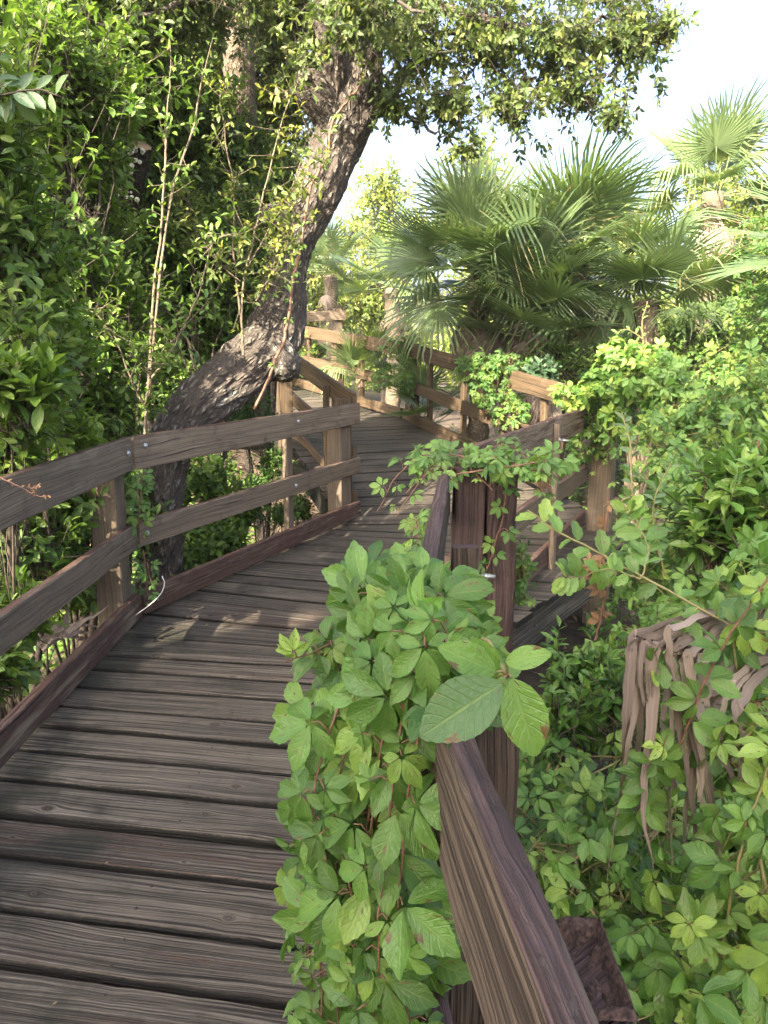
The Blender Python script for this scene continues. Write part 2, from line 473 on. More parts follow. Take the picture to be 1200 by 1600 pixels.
def palmate_tmpl(rows=6, cols=3, n=5, w=.46, serr=0.0, seed=0, droop=.35, petiole=.0):
    rg = R(seed)
    V, F, B, k = [], [], [], 0
    angs = {5: (0, 52, -52, 108, -108), 3: (0, 62, -62)}[n]
    for q, a in enumerate(angs):
        L = (1.0, .92, .92, .68, .68)[q] * rg.uniform(.88, 1.08)
        tv, tf, tb = leaf_tmpl(rows, cols, w * rg.uniform(.92, 1.1), .55, .2, .3 * rg.uniform(.3, 1.4), serr, rg.uniform(-.08, .08), 1.75, .016, seed * 7 + q)
        tv = tv * L
        tv[:, 1] += .09
        th = math.radians(a + rg.uniform(-8, 8))
        dz = -droop * rg.uniform(.4, 1.2)
        # pitch down then turn
        y, z = tv[:, 1].copy(), tv[:, 2].copy()
        tv[:, 1] = y * math.cos(dz) - z * math.sin(dz); tv[:, 2] = y * math.sin(dz) + z * math.cos(dz)
        x, y = tv[:, 0].copy(), tv[:, 1].copy()
        tv[:, 0] = x * math.cos(th) + y * math.sin(th); tv[:, 1] = -x * math.sin(th) + y * math.cos(th)
        V.append(tv); B.append(tb); F.append(tf[4] + k); k += len(tv)
    return np.concatenate(V), {4: np.concatenate(F)}, np.concatenate(B)

PAL_HI = [palmate_tmpl(15, 5, 5, .46, .026, s, .5) for s in range(5)] + [palmate_tmpl(15, 5, 3, .50, .026, 9, .4)]
PAL_MID = [palmate_tmpl(6, 3, 5, .48, .0, s + 20, .4) for s in range(3)] + [palmate_tmpl(6, 3, 3, .52, .0, 29, .3)]
PAL_LO = [palmate_tmpl(4, 3, 5, .50, .0, s + 40, .4) for s in range(2)]
SIMPLE_HI = [leaf_tmpl(9, 5, .40, .55, .2, .22 * s, 0, .05 * s - .05, 1.1, .01, s) for s in range(3)]
SIMPLE = [leaf_tmpl(5, 3, .42, .55, .22, .14 + .16 * s, 0, .06 * s - .06, 1.1, 0, s) for s in range(3)]
SIMPLE_LO = [leaf_tmpl(4, 3, .48, .5, .25, .15, 0, 0, 1.0, 0, 3), leaf_tmpl(4, 3, .42, .5, .15, .35, 0, .05, 1.0, 0, 4)]
OBOV = [leaf_tmpl(7, 3, .40, .66, .2, .1 + .22 * s, 0, .05 * s - .05, .9, 0, s + 5) for s in range(3)]
HOLLY = [leaf_tmpl(9, 5, .46, .55, .15, .1 + .15 * s, .085, 0, 1.9, .025, s + 9) for s in range(3)]
STICK = (np.array([(math.cos(a) * .5, y, math.sin(a) * .5) for y in (0, 1) for a in (0, 2.09, 4.19)]),
         {4: np.array([(0, 1, 4, 3), (1, 2, 5, 4), (2, 0, 3, 5)])}, np.array([(0, 0, y) for y in (0, 1) for _ in range(3)], float))

def put_leaves(mb, tmpls, pos, d, n, size, young=0.0, rg=None, tone=(0, 1)):
    N = len(pos)
    r = rg.uniform(tone[0], tone[1], N)
    y = np.clip(np.broadcast_to(young, (N,)) * rg.uniform(.5, 1.3, N), 0, 1)
    lv = np.stack([r, y, rg.uniform(0, 1, N)], -1)
    size = np.broadcast_to(size, (N,))
    k = rg.integers(0, len(tmpls), N)
    for i in range(len(tmpls)):
        m = k == i
        instance(mb, tmpls[i], pos[m], d[m], n[m], size[m], lv[m])

def sticks(mb, a, b, r):
    d = b - a
    L = np.linalg.norm(d, axis=1)
    instance(mb, STICK, a, d, np.tile((.3, .2, 1.0), (len(a), 1)), L, np.zeros((len(a), 3)), np.broadcast_to(np.asarray(r, float) * 2, (len(a),)))

def sph(rg, n):
    return nrm(rg.normal(size=(n, 3)))

FLECKS = [((-1.20, 3.74, 0), .2), ((-1.0, 4.04, 0), .22), ((-.34, 3.92, 0), .2), ((-1.42, 4.05, .45), .34), ((-.33, 6.75, .35), .45), ((-.25, 6.7, .75), .35), ((.45, 7.9, .3), .4), ((.2, 7.2, .1), .3), ((-1.43, 3.3, 1.0), .3), ((-.9, 5.2, .55), .3), ((-.5, 5.7, 0), .28), ((-1.2, 5.6, 1.8), .5), ((-.75, 6.1, 3.2), .6), ((1.0, 5.2, .1), .3)]
def pruned(P):
    """gaps in the foliage that let the low sun through"""
    d = -np.array(SUN_TRAVEL)
    keep = np.ones(len(P), bool)
    for T, r in FLECKS:
        v = P - np.array(T)
        t = v @ d
        dist = np.linalg.norm(v - t[:, None] * d, axis=1)
        keep &= ~((dist < np.where(t > 7, r * 1.3, r * .42)) & (t > .35))
    return keep
def clusters(rg, blobs, n, shell=.55, lump=.45, seed=0):
    """twig ends spread through uneven ellipsoids: centre, radii"""
    vols = np.array([(b[1][0] * b[1][1] * b[1][2]) ** (2 / 3) for b in blobs])
    cnt = rg.multinomial(n, vols / vols.sum())
    P, D = [], []
    for (c, r), m in zip(blobs, cnt):
        d = sph(rg, m)
        rr = shell + (1 - shell) * rg.uniform(0, 1, m) ** .6
        lumps = np.array([mnoise.noise(Vector(x * 2.3) + Vector((seed, seed * .7, 1.3))) for x in d])
        rr = rr * (1 - lump * .5 + lump * lumps * 1.3)
        P.append(np.asarray(c) + d * np.asarray(r) * rr[:, None])
        D.append(nrm(d / np.asarray(r) * min(r)))
    P, D = np.concatenate(P), np.concatenate(D)
    k = pruned(P)
    return P[k], D[k]

def twig_foliage(mbL, mbT, P, D, rg, tmpls, L, per=7, tl=.16, up=.35, rand=.55, young=.25, hang=0.0, tone=(0, 1), twig_r=.0022, back=2.0, lvar=.28):
    """leaves set round the last stretch of each twig"""
    n = len(P)
    t = nrm(D * .7 + np.array((0, 0, up - hang)) + sph(rg, n) * rand)
    ref = nrm(np.cross(t, sph(rg, n)))
    oth = np.cross(t, ref)
    ph0 = rg.uniform(0, 2 * PI, n)
    pos, dd, nn, sz, yy = [], [], [], [], []
    clt = rg.uniform(*tone, n)
    yc = (rg.uniform(0, 1, n) < .35) * young * 1.6 + young * .3
    lv0 = []
    for i in range(per):
        f = i / max(1, per - 1)
        ang = np.radians(78 - 50 * f + rg.normal(0, 9, n))
        ph = ph0 + i * 2.4 + rg.normal(0, .25, n)
        rad = np.cos(ph)[:, None] * ref + np.sin(ph)[:, None] * oth
        d = t * np.cos(ang)[:, None] + rad * np.sin(ang)[:, None] - np.array((0, 0, .12 + hang * .5))
        pos.append(P - t * (tl * (1 - f)))
        dd.append(d)
        nn.append(t * np.sin(ang)[:, None] - rad * np.cos(ang)[:, None] * .6 + np.array((0, 0, .5)) + sph(rg, n) * .25)
        sz.append(L * (1.05 - .35 * f * f) * rg.uniform(1 - lvar, 1 + lvar, n))
        yy.append(yc * (.35 + .8 * f))
        lv0.append(np.clip(clt + rg.normal(0, .16, n), 0, 1))
    pos, dd, nn, sz, yy, lv0 = map(np.concatenate, (pos, dd, nn, sz, yy, lv0))
    lv = np.stack([lv0, np.clip(yy, 0, 1), rg.uniform(0, 1, len(pos))], -1)
    k = rg.integers(0, len(tmpls), len(pos))
    for i in range(len(tmpls)):
        m = k == i
        instance(mbL, tmpls[i], pos[m], dd[m], nn[m], sz[m], lv[m])
    if mbT is not None:
        sticks(mbT, P - t * tl * back - D * tl * .5, P + t * tl * .05, twig_r)

def limbs(mb, base, targets, r0, rg, seg=9, sag=.15, ns=6, lv=(0, 0, 0), rend=.15):
    for k, tg in enumerate(targets):
        b = np.asarray(base(k) if callable(base) else base, float)
        tg = np.asarray(tg, float)
        d = tg - b
        s = np.linspace(0, 1, seg)
        path = b + d * s[:, None] + np.array((0, 0, 1)) * (np.sin(s * PI) * np.linalg.norm(d) * sag)[:, None]
        path[1:-1] += rg.normal(0, .02 * np.linalg.norm(d), (seg - 2, 3))
        tube(mb, path, r0 * (1 - (1 - rend) * s), ns, lv, cap=False)

# ------------------------------------------------------------------ ground
def GZ(x, y):
    """height of the forest floor"""
    x = np.asarray(x, float); y = np.asarray(y, float)
    far = np.clip((y - 8) / 6, 0, 1)
    return -.85 + .95 * far * far * (3 - 2 * far) + .15 * np.clip((-x - 2) / 3, 0, 1)
def ground():
    xs = np.concatenate([-np.geomspace(120, 9, 12), np.linspace(-8, 8, 60), np.geomspace(9, 120, 12)])
    ys = np.concatenate([-np.geomspace(60, 4, 8), np.linspace(-3, 18, 80), np.geomspace(19, 150, 14)])
    X, Y = np.meshgrid(xs, ys)
    Z = GZ(X, Y)
    Z = Z + np.array([.09 * mnoise.noise(Vector((a * .9, b * .9, 0))) + .03 * mnoise.noise(Vector((a * 4, b * 4, 3))) for a, b in zip(X.ravel(), Y.ravel())]).reshape(X.shape)
    nx, ny = len(xs), len(ys)
    i, j = np.meshgrid(np.arange(ny - 1), np.arange(nx - 1), indexing='ij')
    a = (i * nx + j).ravel()
    mb = MB()
    mb.add(np.stack([X, Y, Z], -1), {4: np.stack([a, a + 1, a + nx + 1, a + nx], -1)})
    o = mb.build('ground', M_SOIL)
    o['kind'] = 'structure'
    o['label'] = 'dark leafy forest floor below the boardwalk'
ground()

# ------------------------------------------------------------------ timber
def board(mb, p0, p1, w, t, up=(0, 0, 1), seg=None, lv=(0, 0, 0), bev=.005, rough=0.0, seed=0, taper=None):
    """timber from p0 to p1; w along up, t sideways; centred on the line"""
    mb.sharp = True
    p0, p1 = np.asarray(p0, float), np.asarray(p1, float)
    a = nrm(p1 - p0)
    L = np.linalg.norm(p1 - p0)
    up = np.asarray(up, float)
    u = nrm(up - np.dot(up, a) * a)
    s = np.cross(a, u)
    n = seg or max(2, int(L / .12) + 1)
    hw, ht = w / 2, t / 2
    prof = [(-hw + bev, -ht), (0, -ht), (hw - bev, -ht), (hw, -ht + bev), (hw, ht - bev), (hw - bev, ht), (0, ht), (-hw + bev, ht), (-hw, ht - bev), (-hw, -ht + bev)]
    K = len(prof)
    V, B = [], []
    for i in range(n):
        f = i / (n - 1)
        for k, (pu, ps) in enumerate(prof):
            q = p0 + a * L * f + u * pu + s * ps
            if rough:
                q = q + rough * (u * mnoise.noise(Vector((f * L * 5, k * 1.7, seed))) + s * mnoise.noise(Vector((f * L * 7, k * 1.7, seed + 9))))
                q = q + rough * 1.6 * (u + s) * min(0, mnoise.noise(Vector((f * L * 14, k * 3.1, seed + 4))) + .1)
            V.append(q); B.append((f * L, pu, ps))
    F = []
    for i in range(n - 1):
        for k in range(K):
            F.append((i * K + k, i * K + (k + 1) % K, (i + 1) * K + (k + 1) % K, (i + 1) * K + k))
    mb.add(V, {4: F, K: [list(range(K))[::-1], [(n - 1) * K + k for k in range(K)]]}, B, lv)

def bolt(name, p, d, parent, r=.012, ln=.02, rod=0.0):
    mb = MB()
    p = np.asarray(p, float); d = nrm(d)
    if rod:
        tube(mb, [p, p + d * rod], r * .55, 8)
        tube(mb, [p + d * rod * .35, p + d * (rod * .35 + .012)], r, 6)
        tube(mb, [p + d * .0, p + d * .004], r * 1.5, 12)
    else:
        s = np.linspace(0, 1, 5)
        tube(mb, p + d * (s * ln)[:, None], r * np.sqrt(np.clip(1 - s ** 2.2, .02, 1)), 10)
    return mb.build(name, M_STEEL, parent)

# deck height along the boardwalk
def DZ(y):
    return float(np.interp(y, [-5, 6.7, 7.3, 8.1, 8.7, 10, 11, 13, 15.5], [0, .01, .14, .33, .45, .57, .66, .92, 1.2]))

rgw = R(5)
NAILS = []
def deck():
    mb = MB(); jb = MB()
    # rows: left end of a plank edge, right end of it, how many planks follow
    keys = [((-1.56, -1.2), (.20, -1.50), 20),
            ((-1.56, 2.75), (.20, 2.45), 5),
            ((-1.56, 3.70), (.36, 3.42), 1),
            ((-1.56, 3.98), (.44, 3.62), 1),
            ((-1.50, 4.35), (.52, 3.80), 1),
            ((-1.40, 4.66), (.62, 3.98), 11),
            ((-.46, 6.55), (1.98, 6.05), 1),
            ((-.40, 6.72), (2.02, 6.75), 1),
            ((-.42, 6.90), (1.86, 7.10), 16),
            ((-1.42, 10.0), (.50, 10.5), 14),
            ((-3.2, 12.6), (-.9, 13.6), 12),
            ((-4.6, 14.6), (-2.2, 15.6), 0)]
    for (l0, r0, n), (l1, r1, _) in zip(keys[:-1], keys[1:]):
        l0, r0, l1, r1 = map(np.array, (l0, r0, l1, r1))
        cuts = np.linspace(0, 1, n + 1)
        cuts[1:-1] += rgw.normal(0, .05 / n, n - 1)
        for c0, c1 in zip(cuts[:-1], cuts[1:]):
            A0, A1 = l0 + (l1 - l0) * c0, l0 + (l1 - l0) * c1
            B0, B1 = r0 + (r1 - r0) * c0, r0 + (r1 - r0) * c1
            g0, g1 = rgw.uniform(.007, .014, 2), rgw.uniform(.007, .014, 2)
            w = np.linalg.norm((A1 - A0 + B1 - B0) / 2)
            nrmv = nrm(np.array((-(B0 - A0)[1], (B0 - A0)[0])))
            ln = np.linalg.norm(B0 - A0)
            ex = rgw.uniform(-.012, .02, 2)
            ax = nrm(B0 - A0)
            A0, A1 = A0 - ax * ex[0], A1 - ax * ex[0]
            B0, B1 = B0 + ax * ex[1], B1 + ax * ex[1]
            seg = max(8, int(ln / .045))
            rnd = rgw.uniform(0, 1)
            ymid = (A0 + B0 + A1 + B1)[1] / 4
            stain = rgw.uniform(0, .28) + (.5 if 3.45 < ymid < 4.5 or rgw.uniform() < .06 or ymid < 1.75 else 0)
            tone = rgw.uniform(.25, .85) if ymid < 5.5 else rgw.uniform(.15, .5)
            hz = rgw.normal(0, .0022)
            tilt = rgw.normal(0, .003)
            cup = rgw.uniform(-.002, .004)
            V, B = [], []
            th = .038
            sd = rgw.uniform(0, 100)
            for fx in (.06, .5, .94):
                for ft in (.27, .73):
                    c_ = A0 + (B0 - A0) * (fx + rgw.normal(0, .006)); d_ = A1 + (B1 - A1) * (fx + rgw.normal(0, .006))
                    m_ = c_ + (d_ - c_) * (ft + rgw.normal(0, .03))
                    NAILS.append((m_[0], m_[1], DZ(m_[1]) + hz + tilt * (ft - .5) + cup))
            prof = [(0, -th), (0, -.010), (.009 / w, -.001), (.3, cup), (.5, cup * 1.2), (.7, cup), (1 - .009 / w, -.001), (1, -.010), (1, -th)]
            K = len(prof)
            for i in range(seg + 1):
                f = i / seg
                e0 = A0 + (B0 - A0) * f + nrmv * (g0[0] + .006 * mnoise.noise(Vector((f * ln * 2.3, sd, 0))) + .0028 * mnoise.noise(Vector((f * ln * 17, sd, 5))))
                e1 = A1 + (B1 - A1) * f - nrmv * (g1[0] + .006 * mnoise.noise(Vector((f * ln * 2.3, sd, 50))) + .0028 * mnoise.noise(Vector((f * ln * 17, sd, 55))))
                for (t, z) in prof:
                    q = e0 + (e1 - e0) * t
                    zz = DZ(q[1]) + z + hz + tilt * (t - .5) + .0035 * mnoise.noise(Vector((f * ln * 1.3, sd, t)))
                    V.append((q[0], q[1], zz)); B.append((f * ln, t * w, z))
            i, k = np.meshgrid(np.arange(seg), np.arange(K - 1), indexing='ij')
            a = (i * K + k).ravel()
            mb.add(V, {4: np.stack([a, a + K, a + K + 1, a + 1], -1), K: [list(range(K)), [seg * K + k for k in range(K)][::-1]]}, B, (rnd, stain, tone))
    mb.sharp = True
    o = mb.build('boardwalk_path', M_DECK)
    o['kind'] = 'structure'
    o['label'] = 'weathered plank boardwalk bending to the right and climbing away'
    nb = MB()
    for (px_, py_, pz_) in NAILS:
        a = np.arange(8) * 2 * PI / 8
        rr = .0042
        nb.add(np.concatenate([np.stack([px_ + rr * np.cos(a), py_ + rr * np.sin(a), np.full(8, pz_ + .0012)], -1), np.stack([px_ + rr * 1.25 * np.cos(a), py_ + rr * 1.25 * np.sin(a), np.full(8, pz_ - .004)], -1)]),
               {8: [list(range(8))], 4: [(8 + k, 8 + (k + 1) % 8, (k + 1) % 8, k) for k in range(8)]})
    o = nb.build('boardwalk_path_nails', plain_mat('rusty_nail', (0.012, 0.009, 0.007), (0.05, 0.03, 0.02), 90, .7), smooth=False)
    o['kind'] = 'structure'
    # joists below the planks, one each side and one in the middle
    for f in (.02, .5, .98):
        pts = []
        for (l, r, n) in keys:
            l, r = np.array(l), np.array(r)
            q = l + (r - l) * f
            pts.append((q[0], q[1], DZ(q[1]) - .038 - .115))
        for p, q in zip(pts[:-1], pts[1:]):
            if np.hypot(p[0] - q[0], p[1] - q[1]) > .05:
                board(jb, p, q, .225, .042, lv=(rgw.uniform(), .15, .1))
    for q0, q1 in (((-1.5, 5.3), (.9, 4.6)), ((-1.5, 2.6), (.2, 2.3)), ((-.5, 7.6), (1.9, 7.3))):
        z = DZ(q0[1]) - .038 - .23 - .09
        board(jb, (q0[0], q0[1], z), (q1[0], q1[1], z), .18, .09, lv=(rgw.uniform(), .1, .1))
    o = jb.build('boardwalk_path_beams', M_DECK)
    o['kind'] = 'structure'
deck()

def railing(name, label, p0, p1, out, posts, mat, dz=(0, 0), seed=0, top=(.875, 1.06), mid=(.43, .575), toe=(.03, .17), t=.042, stains=(.35, .2, .75), group='boardwalk railings', rough=0.0, depth=1.6, ext=0.0):
    """one straight run: p0, p1 = (x, y, deck z); out = unit xy towards the outside; posts = (fraction, width, thickness, kind, top z over deck)"""
    rg = R(seed)
    p0, p1 = np.array(p0, float), np.array(p1, float)
    out = np.array((out[0], out[1], 0.0)); out = out / np.linalg.norm(out)
    rt = thing(name, label, 'railing', tuple(p0 + (p1 - p0) * .5), group)
    def line(z, off, e=0.0):
        a = nrm(p1 - p0)
        return p0 + np.array((0, 0, z)) + out * off - a * e, p1 + np.array((0, 0, z)) + out * off + a * e
    parts = {}
    for nm, (z0, z1), st in (('top_rail', top, stains[0]), ('middle_rail', mid, stains[1]), ('toe_board', toe, stains[2])):
        if z1 <= z0:
            continue
        mb = MB()
        a, b = line((z0 + z1) / 2, 0, ext)
        board(mb, a, b, z1 - z0, t, lv=(rg.uniform(), st, rg.uniform(.45, .9)), rough=rough or .0022, seed=seed, seg=max(6, int(np.linalg.norm(b - a) / .05)))
        parts[nm] = mb.build(nm, mat, rt)
    for (f, w, th, kind, zt, zb) in posts:
        q = p0 + (p1 - p0) * f + out * (t / 2 + th / 2 + .003)
        lean = rg.normal(0, .008, 2)
        mb = MB()
        board(mb, q + np.array((lean[0], lean[1], zb)), q + np.array((0, 0, zt)), th, w, up=out, lv=(rg.uniform(), rg.uniform(.05, .3), rg.uniform(.35, .75)), rough=.0025, seed=seed + 3, bev=.006)
        parts.setdefault('posts', []).append(mb.build(kind, mat, rt))
    return rt, parts

# --- the six runs
LN = dict(depth=1.6)
# left straight run, camera side of the corner post
r1, r1p = railing('railing', 'left foreground timber railing running straight to the corner post', (-1.40, -.6, 0), (-1.41, 4.21, 0), (-1, 0),
        [(.98, .15, .15, 'post', 1.02, -1.0), (.48, .14, .14, 'post', 1.02, -1.0)], M_RAIL, seed=11, stains=(.22, .15, .72))
# left run after the bend
r2, r2p = railing('railing', 'left middle timber railing with a free end, slanting inward from the corner post', (-1.40, 4.24, 0), (-.235, 6.95, 0.02), (-.92, .39),
        [(.60, .085, .045, 'baluster', 1.0, -.5), (.93, .19, .14, 'post', 1.03, -1.2)], M_RAIL, seed=12, stains=(.42, .25, .8))
n_in = np.array((.92, -.39, 0))
for (par, z, px) in (('top_rail', 1.0, .03), ('top_rail', .99, .62), ('middle_rail', .50, .02), ('middle_rail', .5, .60)):
    q = np.array((-1.40, 4.24, 0)) + (np.array((-.235, 6.95, .02)) - np.array((-1.40, 4.24, 0))) * px
    bolt('bolt', q + n_in * .02 + np.array((0, 0, z)), n_in, r2p[par], .017, .016)
bolt('bolt', np.array((-1.385, 4.13, .98)), (1, 0, 0), r1p['top_rail'], .017, .016)
# right foreground run
r3, r3p = railing('railing', 'nearest timber railing with flaking purple-brown top edge and creeper hanging over it', (.205, -.30, 0), (.052, 1.20, 0), (1, .1),
        [], M_RAILOLD, seed=13, stains=(.25, .2, .5), rough=.003, t=.036)
mb = MB()
board(mb, (.150, 1.16, -1.6), (.150, 1.16, .985), .11, .125, up=(0, 1, 0), lv=(.3, .3, .1), rough=.004)
mb.build('post', M_RAILOLD, r3)
# right second run up to the split double post
r4, r4p = railing('railing', 'short timber railing leading to the split double post wrapped by vine tips', (.052, 1.24, 0), (.252, 3.10, 0), (1, -.1),
        [], M_RAILOLD, seed=14, stains=(.55, .3, .6), rough=.003, t=.04)
mb = MB()
q = np.array((.252, 3.1, 0))
board(mb, (.345, 3.02, -1.5), (.335, 3.02, 1.075), .16, .118, up=(0, 1, 0), lv=(.12, .9, .3), rough=.007, seed=4, bev=.008)
mb.build('post', M_RAILOLD, r4)
mb = MB()
board(mb, (.468, 3.03, -1.5), (.462, 3.03, 1.06), .16, .118, up=(0, 1, 0), lv=(.62, .88, .2), rough=.009, seed=8, bev=.008)
mb.build('post', M_RAILOLD, r4)
mb = MB()
board(mb, (.222, 2.05, -.4), (.222, 2.05, .985), .042, .072, up=(0, 1, 0), lv=(.7, .35, .3), rough=.003, seed=5)
b_ = mb.build('baluster', M_RAILOLD, r4)
bolt('bolt', (.258, 2.05, .90), (1, -.1, 0), b_, .009, .02, rod=.05)
# bay run
r5, r5p = railing('railing', 'timber railing of the side bay, dark slim baluster bolted in front of it', (.30, 3.50, 0), (1.72, 6.50, .02), (.9, -.43),
        [(.60, .075, .040, 'baluster', 1.03, -.55), (1.035, .19, .19, 'post', 1.10, -1.3)], M_RAIL, seed=15, stains=(.55, .3, .8))
bolt('bolt', np.array((1.202, 5.25, .93)), (.9, -.43, 0), r5p['posts'][0], .011, .02, rod=.06)
# right side of the ramp
r6, r6p = railing('railing', 'right ramp railing, partly buried under two leafy vine clumps', (1.62, 7.0, .19), (.27, 10.55, .62), (.93, .37),
        [(.10, .085, .045, 'baluster', 1.0, -.5), (.30, .085, .05, 'baluster', 1.0, -.5), (.55, .085, .05, 'baluster', 1.0, -.3), (.80, .085, .05, 'baluster', 1.0, -.3), (.985, .15, .15, 'post', 1.03, -1)], M_RAILSUN, seed=16, stains=(.15, .15, .4))
r7, r7p = railing('railing', 'sunlit far railing turning left at the top of the ramp', (.24, 10.6, .62), (-1.66, 13.6, .98), (.8, .58),
        [(.32, .085, .05, 'baluster', 1.0, -.3), (.55, .15, .15, 'post', 1.03, -1), (.80, .085, .05, 'baluster', 1.0, -.3), (.98, .15, .15, 'post', 1.03, -1)], M_RAILSUN, seed=17, stains=(.05, .05, .3))
# left side of the ramp
r8, r8p = railing('railing', 'left ramp railing behind the free end of the middle railing', (-.27, 7.05, .10), (-1.15, 9.55, .50), (-.94, -.33),
        [(.30, .085, .05, 'baluster', .98, -.5), (.96, .24, .15, 'post', 1.03, -1.4), (.03, .15, .15, 'post', 1.0, -1.2)], M_RAILSUN, seed=18, stains=(.2, .15, .5))
# far end
r9, r9p = railing('railing', 'farthest railing, a grey stub above the sunlit one beside the oak', (-2.5, 14.6, 1.18), (-.75, 15.4, 1.30), (-.4, .9),
        [(.35, .1, .1, 'post', 1.0, -1), (.93, .15, .15, 'post', 1.1, -1)], M_RAIL, seed=19, stains=(.0, .0, .1))

# rotten stub post beside the nearest rail
def rotten_post():
    rt = thing('rotten_post', 'rotten dark red post stub with crumbling hollow top beside the nearest rail', 'post', (.178, .615, -.85))
    mb = MB()
    board(mb, (.180, .632, -1.2), (.180, .632, .915), .118, .086, up=(0, 1, 0), lv=(.4, .5, .05), rough=.006, seed=3, seg=24, bev=.009)
    mb.build('body', M_RAILOLD, rt)
    cap = MB(); n = 23
    V = []
    for i in range(n):
        for j in range(n):
            x = .180 + (i / (n - 1) - .5) * .089; y = .632 + (j / (n - 1) - .5) * .121
            e = min(i, j, n - 1 - i, n - 1 - j)
            e = min(e, 3)
            z = .934 - (0, .002, .012, .020)[e] + (.004 if e == 1 else 0) + (0, .15, .8, 1)[e] * (.014 * mnoise.noise(Vector((x * 260, y * 60, 4))) + .010 * mnoise.noise(Vector((x * 90, y * 40, 9)))) - (.007 if e == 0 else 0) + .003 * mnoise.noise(Vector((x * 60, y * 60, 0)))
            V.append((x, y, z))
    F = [(i * n + j, (i + 1) * n + j, (i + 1) * n + j + 1, i * n + j + 1) for i in range(n - 1) for j in range(n - 1)]
    cap.add(V, {4: F})
    cap.build('crumbling_top', M_ROT, rt)
    bolt('bolt', (.221, .572, .885), (1, 0, 0), rt, .008, .012)
rotten_post()

